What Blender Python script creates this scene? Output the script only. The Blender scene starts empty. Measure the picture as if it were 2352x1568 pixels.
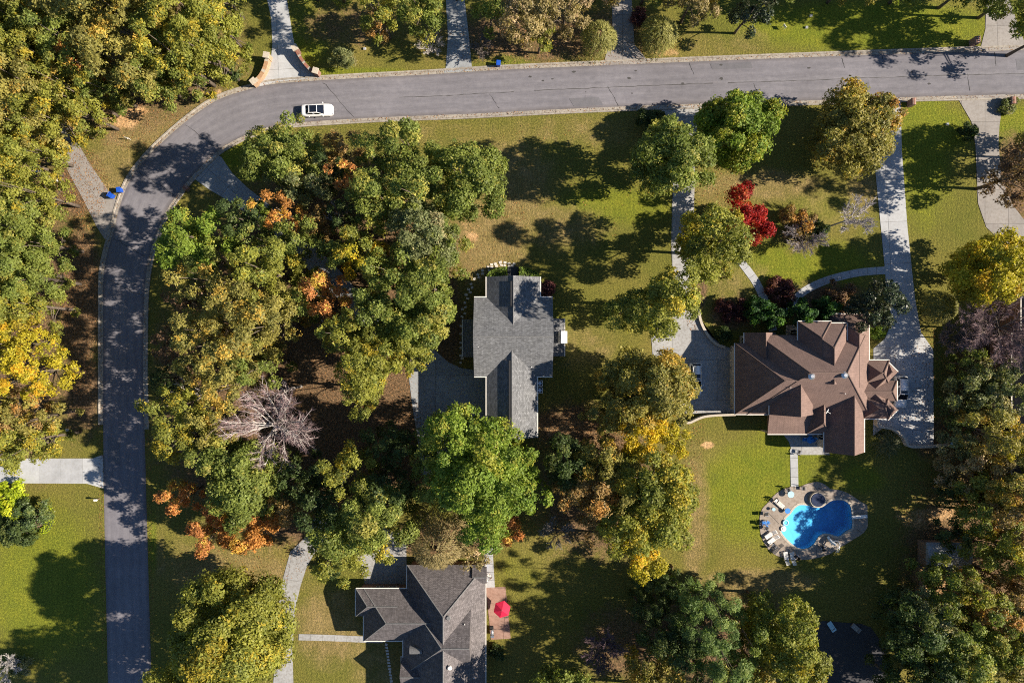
import bpy, bmesh, math, random
import numpy as np
from mathutils import Vector, Matrix

# ------------------------------------------------------------------ scene, camera, light
SC = bpy.context.scene
COL = SC.collection
HC = 105.0            # drone height above the ground (m)
PX = 15.0             # photo-plan pixels per metre on the ground (2352 x 1568 plan)
SUN_EL, SUN_AZ = 32.5, -3.0     # degrees; azimuth from +X

cd = bpy.data.cameras.new('camera'); cam = bpy.data.objects.new('camera', cd); COL.objects.link(cam)
cam.location = (0, 0, HC); cam.rotation_euler = (0, 0, 0)
cd.sensor_width = 36.0; cd.lens = 18.0 * HC / (1176.0 / PX)
cd.clip_start = 0.5; cd.clip_end = 4000
SC.camera = cam

w = bpy.data.worlds.new('World'); SC.world = w; w.use_nodes = True
nt = w.node_tree; nt.nodes.clear()
o_ = nt.nodes.new('ShaderNodeOutputWorld'); b_ = nt.nodes.new('ShaderNodeBackground'); s_ = nt.nodes.new('ShaderNodeTexSky')
s_.sky_type = 'NISHITA'; s_.sun_disc = False
s_.sun_elevation = math.radians(SUN_EL); s_.sun_rotation = math.radians(90 - SUN_AZ)
s_.air_density = 1.0; s_.dust_density = 0.1; s_.ozone_density = 4.0
b_.inputs['Strength'].default_value = 0.058
nt.links.new(s_.outputs[0], b_.inputs[0]); nt.links.new(b_.outputs[0], o_.inputs[0])

sd = bpy.data.lights.new('sun', 'SUN'); sun = bpy.data.objects.new('sun', sd); COL.objects.link(sun)
sd.energy = 5.0; sd.angle = math.radians(0.53); sd.color = (1.0, 0.89, 0.74)
_e, _a = math.radians(SUN_EL), math.radians(SUN_AZ)
SUNV = Vector((math.cos(_e) * math.cos(_a), math.cos(_e) * math.sin(_a), math.sin(_e)))
sun.rotation_euler = SUNV.to_track_quat('Z', 'Y').to_euler(); sun.location = (60, 0, 90)

SC.view_settings.view_transform = 'Standard'; SC.view_settings.look = 'None'
SC.view_settings.exposure = 1.18; SC.view_settings.gamma = 1.0; SC.view_settings.use_curve_mapping = False
SC.cycles.use_denoising = False; SC.cycles.filter_width = 1.05
SC.cycles.max_bounces = 6; SC.cycles.diffuse_bounces = 3; SC.cycles.transparent_max_bounces = 8
SC.cycles.caustics_reflective = False; SC.cycles.caustics_refractive = False

# ------------------------------------------------------------------ coordinates
def P(x, y, h=0.0):                      # plan pixel (2352 wide) of something h metres up -> ground x, y
    k = (1 - h / HC) / PX
    return ((x - 1176) * k, (784 - y) * k)
def Z(i, j, x, y):                       # enlarged tile (i, j) of the photo -> plan pixel
    return (784 * i + x / 3.0, 522.9 * j + y / 3.0)
def ZP(i, j, pts, h=0.0):
    return [P(*Z(i, j, x, y), h) for x, y in pts]
def PP(pts, h=0.0):
    return [P(x, y, h) for x, y in pts]

# ------------------------------------------------------------------ helpers
def link(o, parent=None):
    COL.objects.link(o)
    if parent is not None: o.parent = parent
    return o
def meshobj(name, bm, mat, parent=None, smooth=False, loc=None):
    me = bpy.data.meshes.new(name); bm.normal_update(); bm.to_mesh(me); bm.free()
    if smooth: me.polygons.foreach_set('use_smooth', [True] * len(me.polygons))
    if mat is not None: me.materials.append(mat)
    o = bpy.data.objects.new(name, me)
    if loc is not None: o.location = loc
    return link(o, parent)
def empty(name, loc=(0, 0, 0), rz=0.0):
    o = bpy.data.objects.new(name, None); o.empty_display_size = 0.5
    o.location = loc; o.rotation_euler = (0, 0, rz)
    return link(o)
def tag(o, label, cat, group=None, kind=None):
    o['label'] = label; o['category'] = cat
    if group: o['group'] = group
    if kind: o['kind'] = kind
    return o
def struct(o, label=None, cat=None):
    o['kind'] = 'structure'
    if label: o['label'] = label
    if cat: o['category'] = cat
    return o
def copy_tree(o, parent=None):
    c = o.copy(); COL.objects.link(c); c.parent = parent
    for ch in o.children: copy_tree(ch, c)
    return c
def bbox(bm, c, s, rz=0.0, bev=0.0, taper=1.0):
    b2 = bmesh.new(); bmesh.ops.create_cube(b2, size=1.0)
    for v in b2.verts:
        t = taper if v.co.z < 0 else 1.0
        v.co = Vector((v.co.x * s[0] * t, v.co.y * s[1] * t, v.co.z * s[2]))
    if bev > 0: bmesh.ops.bevel(b2, geom=list(b2.edges), offset=bev, segments=2, affect='EDGES', clamp_overlap=True)
    M = Matrix.Translation(c) @ Matrix.Rotation(rz, 4, 'Z')
    merge(bm, b2, M); return bm
def merge(bm, b2, M=None):
    if M is not None: b2.transform(M)
    me = bpy.data.meshes.new('t'); b2.to_mesh(me); b2.free(); bm.from_mesh(me); bpy.data.meshes.remove(me)
def box(name, c, s, mat, parent=None, rz=0.0, bev=0.0, taper=1.0):
    bm = bmesh.new(); bbox(bm, c, s, rz, bev, taper); return meshobj(name, bm, mat, parent)
def cyl(bm, c, r1, r2, h, seg=14, M=None):
    b2 = bmesh.new(); bmesh.ops.create_cone(b2, cap_ends=True, segments=seg, radius1=r1, radius2=r2, depth=h)
    T = Matrix.Translation(c)
    merge(bm, b2, T @ M if M is not None else T); return bm
def bar(bm, a, b, r=0.03, seg=6):
    a, b = Vector(a), Vector(b); d = b - a
    b2 = bmesh.new(); bmesh.ops.create_cone(b2, cap_ends=True, segments=seg, radius1=r, radius2=r, depth=d.length)
    merge(bm, b2, Matrix.Translation((a + b) / 2) @ d.to_track_quat('Z', 'Y').to_matrix().to_4x4()); return bm
def prism_bm(pts, z0, z1, bm=None):
    bm = bm or bmesh.new()
    a = sum(pts[i][0] * pts[(i + 1) % len(pts)][1] - pts[(i + 1) % len(pts)][0] * pts[i][1] for i in range(len(pts)))
    if a < 0: pts = pts[::-1]
    lo = [bm.verts.new((x, y, z0)) for x, y in pts]; hi = [bm.verts.new((x, y, z1)) for x, y in pts]
    n = len(pts)
    f1 = bm.faces.new(hi); f0 = bm.faces.new(lo[::-1])
    for i in range(n): bm.faces.new((lo[i], lo[(i + 1) % n], hi[(i + 1) % n], hi[i]))
    if n > 4: bmesh.ops.triangulate(bm, faces=[f1, f0])
    return bm
def crom(pts, n=8, closed=False):
    P_ = [np.array(p, float) for p in pts]; out = []
    m = len(P_)
    rng = range(m) if closed else range(m - 1)
    for i in rng:
        if closed: p0, p1, p2, p3 = P_[i - 1], P_[i], P_[(i + 1) % m], P_[(i + 2) % m]
        else: p0, p1, p2, p3 = P_[max(i - 1, 0)], P_[i], P_[i + 1], P_[min(i + 2, m - 1)]
        for k in range(n):
            t = k / n
            out.append(0.5 * (2 * p1 + (p2 - p0) * t + (2 * p0 - 5 * p1 + 4 * p2 - p3) * t * t + (3 * p1 - p0 - 3 * p2 + p3) * t ** 3))
    if not closed: out.append(P_[-1])
    return [tuple(p) for p in out]
def resample(pts, n):
    p = np.array(pts, float); d = np.r_[0, np.cumsum(np.linalg.norm(np.diff(p, axis=0), axis=1))]
    t = np.linspace(0, d[-1], n)
    return np.c_[np.interp(t, d, p[:, 0]), np.interp(t, d, p[:, 1])]
def offset_line(p, d):                   # shift a polyline to its left by d
    p = np.array(p, float); t = np.gradient(p, axis=0); t /= np.linalg.norm(t, axis=1)[:, None] + 1e-9
    return p + np.c_[-t[:, 1], t[:, 0]] * d
def inpoly(x, y, poly):
    x = np.asarray(x); y = np.asarray(y); r = np.zeros(x.shape, bool); n = len(poly)
    for i in range(n):
        x1, y1 = poly[i]; x2, y2 = poly[(i + 1) % n]
        c = ((y1 > y) != (y2 > y)) & (x < (x2 - x1) * (y - y1) / (y2 - y1 + 1e-12) + x1); r ^= c
    return r
def clip_half(poly, a, b, c):            # keep a x + b y <= c
    out = []
    n = len(poly)
    for i in range(n):
        p, q = poly[i], poly[(i + 1) % n]; dp = a * p[0] + b * p[1] - c; dq = a * q[0] + b * q[1] - c
        if dp <= 0: out.append(p)
        if (dp < 0 < dq) or (dq < 0 < dp):
            t = dp / (dp - dq); out.append((p[0] + t * (q[0] - p[0]), p[1] + t * (q[1] - p[1])))
    return out
def area(p): return 0.5 * sum(p[i][0] * p[(i + 1) % len(p)][1] - p[(i + 1) % len(p)][0] * p[i][1] for i in range(len(p)))

# ------------------------------------------------------------------ materials
def N(nt, t, **k):
    n = nt.nodes.new(t)
    for a, v in k.items():
        if a.startswith('i_'): n.inputs[a[2:].replace('_', ' ')].default_value = v
        else: setattr(n, a, v)
    return n
def newmat(name):
    m = bpy.data.materials.new(name); m.use_nodes = True; t = m.node_tree; t.nodes.clear()
    out = t.nodes.new('ShaderNodeOutputMaterial'); b = t.nodes.new('ShaderNodeBsdfPrincipled')
    t.links.new(b.outputs[0], out.inputs[0]); return m, t, b, out
def ramp(t, src, stops):
    r = t.nodes.new('ShaderNodeValToRGB'); el = r.color_ramp.elements
    while len(el) < len(stops): el.new(0.5)
    for e, (p, c) in zip(el, stops): e.position = p; e.color = (*c, 1)
    t.links.new(src, r.inputs[0]); return r.outputs[0]
def noise(t, vec, scale, detail=4, rough=0.55, dist=0.0):
    n = N(t, 'ShaderNodeTexNoise', i_Scale=scale, i_Detail=detail, i_Roughness=rough, i_Distortion=dist)
    if vec is not None: t.links.new(vec, n.inputs['Vector'])
    return n.outputs['Fac']
def mix(t, fac, a, b, mode='MIX'):
    m = t.nodes.new('ShaderNodeMix'); m.data_type = 'RGBA'; m.blend_type = mode
    for s, v in ((m.inputs[0], fac), (m.inputs[6], a), (m.inputs[7], b)):
        if isinstance(v, (int, float)): s.default_value = v
        elif isinstance(v, tuple): s.default_value = (*v, 1)
        else: t.links.new(v, s)
    return m.outputs[2]
def mth(t, op, a, b=None, clamp=False):
    m = t.nodes.new('ShaderNodeMath'); m.operation = op; m.use_clamp = clamp
    for s, v in ((m.inputs[0], a), (m.inputs[1], b)):
        if v is None: continue
        if isinstance(v, (int, float)): s.default_value = v
        else: t.links.new(v, s)
    return m.outputs[0]
def bump(t, b, h, strength=0.3, dist=0.05):
    n = N(t, 'ShaderNodeBump', i_Strength=strength, i_Distance=dist); t.links.new(h, n.inputs['Height']); t.links.new(n.outputs[0], b.inputs['Normal'])
def geo(t): return t.nodes.new('ShaderNodeNewGeometry').outputs['Position']

def mat_plain(name, col, rough=0.6, var=0.12, scale=3.0, metal=0.0, spec=0.4, coat=0.0):
    m, t, b, _ = newmat(name); tc = t.nodes.new('ShaderNodeTexCoord').outputs['Object']
    n = noise(t, tc, scale, 5)
    c = ramp(t, n, [(0.3, tuple(v * (1 - var) for v in col)), (0.7, tuple(min(1, v * (1 + var)) for v in col))])
    t.links.new(c, b.inputs['Base Color']); b.inputs['Roughness'].default_value = rough
    b.inputs['Metallic'].default_value = metal; b.inputs['Specular IOR Level'].default_value = spec
    b.inputs['Coat Weight'].default_value = coat
    return m
def mat_asphalt(name, base, dark=0.72):
    m, t, b, _ = newmat(name); p = geo(t)
    n1 = noise(t, p, 0.09, 6, 0.6, 0.4); n2 = noise(t, p, 1.3, 5, 0.65); n3 = noise(t, p, 14, 3, 0.7); n4 = noise(t, p, 0.5, 4, 0.6, 1.0)
    c = ramp(t, n1, [(0.32, tuple(v * 0.86 for v in base)), (0.55, base), (0.72, tuple(v * 1.14 for v in base))])
    c = mix(t, 0.55, c, ramp(t, n2, [(0.3, (0.78, 0.78, 0.79)), (0.7, (1.15, 1.14, 1.13))]), 'MULTIPLY')
    c = mix(t, 0.6, c, ramp(t, n3, [(0.3, (0.75, 0.75, 0.75)), (0.7, (1.2, 1.2, 1.2))]), 'MULTIPLY')
    st = ramp(t, n4, [(0.60, (1, 1, 1)), (0.72, (dark, dark, dark * 1.02))])
    c = mix(t, 0.45, c, st, 'MULTIPLY')
    t.links.new(c, b.inputs['Base Color']); b.inputs['Roughness'].default_value = 0.85; b.inputs['Specular IOR Level'].default_value = 0.25
    bump(t, b, n3, 0.25, 0.02); return m
def mat_road(name, base):
    m = mat_asphalt(name, base); t = m.node_tree; b = [n for n in t.nodes if n.type == 'BSDF_PRINCIPLED'][0]
    src = b.inputs['Base Color'].links[0].from_socket; p = geo(t)
    uv = t.nodes.new('ShaderNodeUVMap').outputs[0]; sp = t.nodes.new('ShaderNodeSeparateXYZ'); t.links.new(uv, sp.inputs[0])
    w = mth(t, 'ADD', sp.outputs[0], mth(t, 'MULTIPLY', mth(t, 'SUBTRACT', noise(t, p, 0.25, 3), 0.5), 0.10))
    band = ramp(t, w, [(0.02, (0.80, 0.77, 0.74)), (0.08, (1.04, 1.03, 1.02)), (0.20, (0.90, 0.90, 0.91)), (0.31, (1.06, 1.06, 1.06)), (0.40, (0.91, 0.91, 0.92)), (0.50, (1.07, 1.07, 1.06)), (0.60, (0.91, 0.91, 0.92)), (0.70, (1.06, 1.06, 1.06)), (0.80, (0.90, 0.90, 0.91)), (0.91, (1.05, 1.04, 1.03)), (0.98, (0.76, 0.72, 0.67))])
    cb = t.nodes.new('ShaderNodeCombineXYZ'); t.links.new(mth(t, 'MULTIPLY', sp.outputs[0], 7.0), cb.inputs[0]); t.links.new(mth(t, 'MULTIPLY', sp.outputs[1], 0.12), cb.inputs[1])
    streak = ramp(t, noise(t, cb.outputs[0], 3.0, 5, 0.6), [(0.3, (0.86, 0.86, 0.87)), (0.7, (1.12, 1.11, 1.10))])
    c = mix(t, 0.85, src, band, 'MULTIPLY'); c = mix(t, 0.8, c, streak, 'MULTIPLY'); t.links.new(c, b.inputs['Base Color']); return m
def mat_concrete(name, base, stain=(0.6, 0.55, 0.5)):
    m, t, b, _ = newmat(name); p = geo(t)
    n1 = noise(t, p, 0.35, 6, 0.65, 0.5); n2 = noise(t, p, 2.6, 5, 0.65); n3 = noise(t, p, 16, 3)
    info = t.nodes.new('ShaderNodeObjectInfo').outputs['Random']
    c = ramp(t, n1, [(0.3, tuple(v * 0.82 for v in base)), (0.6, base)])
    c = mix(t, 0.6, c, ramp(t, n2, [(0.35, stain), (0.55, (1, 1, 1)), (0.75, (1.08, 1.08, 1.08))]), 'MULTIPLY')
    c = mix(t, 0.5, c, ramp(t, n3, [(0.3, (0.82, 0.82, 0.82)), (0.7, (1.12, 1.12, 1.12))]), 'MULTIPLY')
    c = mix(t, 1.0, c, ramp(t, info, [(0, (0.9, 0.9, 0.9)), (1, (1.05, 1.05, 1.04))]), 'MULTIPLY')
    t.links.new(c, b.inputs['Base Color']); b.inputs['Roughness'].default_value = 0.8; b.inputs['Specular IOR Level'].default_value = 0.25
    bump(t, b, n3, 0.2, 0.02); return m
def mat_shingle(name, base, var=0.25, row=0.145, streak=0.0):
    m, t, b, _ = newmat(name); uv = t.nodes.new('ShaderNodeUVMap').outputs[0]; p = geo(t)
    br = N(t, 'ShaderNodeTexBrick', offset=0.37, squash=1.0); t.links.new(uv, br.inputs['Vector'])
    br.inputs['Scale'].default_value = 1.0; br.inputs['Brick Width'].default_value = 0.33; br.inputs['Row Height'].default_value = row
    br.inputs['Mortar Size'].default_value = 0.018; br.inputs['Mortar Smooth'].default_value = 0.2
    br.inputs['Color1'].default_value = (*[v * (1 - var) for v in base], 1); br.inputs['Color2'].default_value = (*[v * (1 + var) for v in base], 1)
    br.inputs['Mortar'].default_value = (*[v * 0.42 for v in base], 1)
    n1 = noise(t, p, 0.45, 5, 0.6); n2 = noise(t, p, 5.0, 3)
    c = mix(t, 0.8, br.outputs['Color'], ramp(t, n1, [(0.3, (0.84, 0.84, 0.85)), (0.7, (1.1, 1.09, 1.07))]), 'MULTIPLY')
    c = mix(t, 0.7, c, ramp(t, n2, [(0.3, (0.82, 0.82, 0.82)), (0.7, (1.14, 1.14, 1.14))]), 'MULTIPLY')
    if streak > 0:
        mp = N(t, 'ShaderNodeMapping'); mp.inputs['Scale'].default_value = (3.0, 0.5, 1); t.links.new(uv, mp.inputs[0])
        c = mix(t, streak, c, ramp(t, noise(t, mp.outputs[0], 1.0, 3), [(0.35, (0.75, 0.75, 0.75)), (0.65, (1.2, 1.2, 1.2))]), 'MULTIPLY')
    t.links.new(c, b.inputs['Base Color']); b.inputs['Roughness'].default_value = 0.9; b.inputs['Specular IOR Level'].default_value = 0.2
    bump(t, b, br.outputs['Fac'], -0.25, 0.02) if False else bump(t, b, n2, 0.2, 0.02)
    return m
def mat_brick(name, c1, c2, mortar, bw=0.22, rh=0.075):
    m, t, b, _ = newmat(name); tc = t.nodes.new('ShaderNodeTexCoord').outputs['Object']
    sp = t.nodes.new('ShaderNodeSeparateXYZ'); t.links.new(tc, sp.inputs[0])
    cb = t.nodes.new('ShaderNodeCombineXYZ'); t.links.new(mth(t, 'ADD', sp.outputs[0], sp.outputs[1]), cb.inputs[0]); t.links.new(sp.outputs[2], cb.inputs[1])
    br = N(t, 'ShaderNodeTexBrick'); t.links.new(cb.outputs[0], br.inputs['Vector'])
    br.inputs['Scale'].default_value = 1.0; br.inputs['Brick Width'].default_value = bw; br.inputs['Row Height'].default_value = rh; br.inputs['Mortar Size'].default_value = 0.01
    br.inputs['Color1'].default_value = (*c1, 1); br.inputs['Color2'].default_value = (*c2, 1); br.inputs['Mortar'].default_value = (*mortar, 1)
    n = noise(t, tc, 4.0, 4)
    c = mix(t, 0.7, br.outputs['Color'], ramp(t, n, [(0.3, (0.7, 0.7, 0.7)), (0.7, (1.2, 1.2, 1.2))]), 'MULTIPLY')
    t.links.new(c, b.inputs['Base Color']); b.inputs['Roughness'].default_value = 0.9; return m
def mat_glass_dark(name, col=(0.01, 0.014, 0.02), rough=0.06):
    m, t, b, _ = newmat(name); tc = t.nodes.new('ShaderNodeTexCoord').outputs['Object']
    n = noise(t, tc, 2.0, 2)
    t.links.new(ramp(t, n, [(0.3, col), (0.7, tuple(v * 1.6 for v in col))]), b.inputs['Base Color'])
    b.inputs['Roughness'].default_value = rough; b.inputs['Specular IOR Level'].default_value = 0.6; return m
def mat_leaf(name, rough=0.55, trans=0.38, spec=0.25):
    m, t, b, out = newmat(name)
    at = N(t, 'ShaderNodeAttribute', attribute_name='col')
    b.inputs['Roughness'].default_value = rough; b.inputs['Specular IOR Level'].default_value = spec
    t.links.new(at.outputs['Color'], b.inputs['Base Color'])
    tr = t.nodes.new('ShaderNodeBsdfTranslucent')
    t.links.new(mix(t, 1.0, at.outputs['Color'], (1.15, 1.25, 0.6), 'MULTIPLY'), tr.inputs[0])
    ms = t.nodes.new('ShaderNodeMixShader'); ms.inputs[0].default_value = trans
    t.links.new(b.outputs[0], ms.inputs[1]); t.links.new(tr.outputs[0], ms.inputs[2]); t.links.new(ms.outputs[0], out.inputs[0]); return m

M = {}
M['asphalt'] = mat_road('asphalt', (0.172, 0.166, 0.184))
M['patch'] = mat_asphalt('asphalt_patch', (0.135, 0.132, 0.145))
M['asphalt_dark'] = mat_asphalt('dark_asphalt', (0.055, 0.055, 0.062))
M['asphalt_drive'] = mat_asphalt('driveway_asphalt', (0.12, 0.12, 0.13))
M['crack'] = mat_plain('crack_filler', (0.05, 0.048, 0.048), 0.9)
M['conc'] = mat_concrete('concrete', (0.345, 0.345, 0.345))
M['conc_white'] = mat_concrete('new_concrete', (0.40, 0.41, 0.425), (0.85, 0.83, 0.8))
M['conc_old'] = mat_concrete('old_concrete', (0.27, 0.25, 0.235), (0.74, 0.70, 0.66))
M['conc_grey'] = mat_concrete('grey_concrete', (0.30, 0.315, 0.33), (0.7, 0.7, 0.7))
M['kerb'] = mat_concrete('kerb_concrete', (0.33, 0.30, 0.26), (0.42, 0.34, 0.27))
M['joint'] = mat_plain('joint_filler', (0.07, 0.062, 0.055), 0.9)
M['deck'] = mat_concrete('pool_deck', (0.30, 0.255, 0.215), (0.6, 0.52, 0.47))
M['patio_pink'] = mat_concrete('pink_patio', (0.33, 0.21, 0.165), (0.7, 0.6, 0.55))
M['roof_grey'] = mat_shingle('grey_shingle', (0.168, 0.172, 0.180), 0.3, streak=0.4)
M['roof_brown'] = mat_shingle('brown_shingle', (0.205, 0.140, 0.120), 0.08, streak=0.35)
M['roof_char'] = mat_shingle('charcoal_shingle', (0.14, 0.127, 0.13), 0.28, streak=0.7)
M['roof_slate'] = mat_shingle('dark_grey_shingle', (0.085, 0.08, 0.088), 0.3)
M['roof_metal'] = mat_plain('shed_metal', (0.32, 0.33, 0.34), 0.5, 0.2, 2.0, 0.2)
M['ridge'] = mat_plain('ridge_shingle', (0.15, 0.15, 0.15), 0.9, 0.25, 6)
M['ridge_brown'] = mat_plain('brown_ridge_shingle', (0.145, 0.098, 0.08), 0.9, 0.2, 6)
M['vent_dark'] = mat_plain('ridge_vent', (0.02, 0.02, 0.022), 0.8)
M['white'] = mat_plain('white_paint', (0.72, 0.71, 0.68), 0.45, 0.06)
M['gutter'] = mat_plain('gutter_paint', (0.66, 0.62, 0.56), 0.45, 0.08)
M['beige'] = mat_plain('beige_stucco', (0.55, 0.48, 0.42), 0.85, 0.1, 1.5)
M['siding'] = mat_plain('pale_siding', (0.5, 0.5, 0.48), 0.7, 0.08, 1.2)
M['redbrick'] = mat_brick('red_brick', (0.26, 0.10, 0.06), (0.18, 0.07, 0.05), (0.3, 0.27, 0.23))
M['tanbrick'] = mat_brick('tan_brick', (0.42, 0.25, 0.13), (0.33, 0.18, 0.09), (0.4, 0.35, 0.28))
M['stone'] = mat_plain('cast_stone', (0.42, 0.37, 0.30), 0.85, 0.2, 5)
M['stepstone'] = mat_plain('step_stone', (0.50, 0.47, 0.43), 0.85, 0.18, 6)
M['glass'] = mat_glass_dark('window_glass')
M['carglass'] = mat_glass_dark('car_glass', (0.006, 0.008, 0.014), 0.04)
M['carwhite'] = mat_plain('white_car_paint', (0.78, 0.78, 0.78), 0.25, 0.02, 1.0, 0.0, 0.5, 0.6)
M['carsilver'] = mat_plain('pearl_car_paint', (0.66, 0.67, 0.68), 0.2, 0.02, 1.0, 0.1, 0.5, 0.8)
M['black'] = mat_plain('black_plastic', (0.015, 0.015, 0.016), 0.6)
M['tyre'] = mat_plain('tyre_rubber', (0.02, 0.02, 0.02), 0.85)
M['steel'] = mat_plain('brushed_steel', (0.55, 0.56, 0.58), 0.3, 0.1, 5, 0.8)
M['redlamp'] = mat_plain('tail_lamp', (0.3, 0.01, 0.01), 0.2)
M['binblue'] = mat_plain('blue_bin_plastic', (0.012, 0.075, 0.42), 0.45, 0.12)
M['poolblue'] = mat_plain('pool_liner', (0.11, 0.50, 0.80), 0.7, 0.1, 2)
M['spablue'] = mat_plain('spa_cover', (0.012, 0.022, 0.06), 0.35, 0.3, 4)
M['bluetoy'] = mat_plain('blue_cushion', (0.03, 0.2, 0.55), 0.6)
M['paleblue'] = mat_plain('pale_blue_plastic', (0.35, 0.58, 0.72), 0.5)
M['crimson'] = mat_plain('crimson_canvas', (0.50, 0.008, 0.045), 0.75, 0.12)
M['darkfab'] = mat_plain('dark_fabric', (0.03, 0.032, 0.04), 0.8)
M['wood'] = mat_plain('weathered_wood', (0.2, 0.13, 0.085), 0.85, 0.3, 8)
M['bark'] = mat_plain('bark', (0.11, 0.085, 0.065), 0.95, 0.35, 4)
M['palebark'] = mat_plain('pale_bark', (0.40, 0.365, 0.34), 0.9, 0.2, 4)
M['deadwood'] = mat_plain('dead_wood', (0.45, 0.41, 0.37), 0.9, 0.25, 4)
M['mulch'] = mat_plain('mulch', (0.09, 0.045, 0.03), 0.95, 0.4, 6)
M['leaf'] = mat_leaf('broad_leaf')
M['leaf_gloss'] = mat_leaf('glossy_leaf', 0.42, 0.1, 0.32)
M['needle'] = mat_leaf('needle', 0.6, 0.15, 0.2)
M['litter'] = mat_leaf('dry_leaf', 0.85, 0.1, 0.1)
# ------------------------------------------------------------------ pool outline (needed for the hole in the ground)
def PL(pts): return PP([(1730.3 + x / 7.586, 1094.9 + y / 7.586) for x, y in pts])
DECK = crom(PL([(105, 740), (150, 560), (260, 440), (350, 330), (480, 230), (650, 165), (800, 170), (900, 130), (1000, 100), (1100, 85), (1210, 110), (1300, 170), (1345, 207), (1500, 230), (1620, 270), (1760, 350), (1870, 430), (1975, 490), (1985, 600), (1990, 750), (1990, 850), (1950, 930), (1880, 1000), (1700, 1110), (1500, 1230), (1380, 1310), (1250, 1370), (1050, 1420), (850, 1440), (650, 1430), (450, 1385), (330, 1320), (240, 1230), (170, 1110), (120, 960)]), 3, True)
POOL = crom(PL([(700, 560), (640, 640), (560, 720), (515, 830), (480, 940), (540, 1040), (620, 1120), (700, 1190), (780, 1235), (880, 1250), (980, 1225), (1060, 1160), (1110, 1080), (1170, 1010), (1260, 985), (1350, 1000), (1440, 1032), (1500, 1030), (1560, 990), (1640, 930), (1715, 890), (1722, 760), (1715, 640), (1705, 540), (1660, 460), (1580, 410), (1470, 395), (1360, 410), (1290, 450), (1210, 510), (1130, 530), (1050, 520), (980, 500), (900, 485), (800, 485), (740, 520)]), 3, True)

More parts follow.
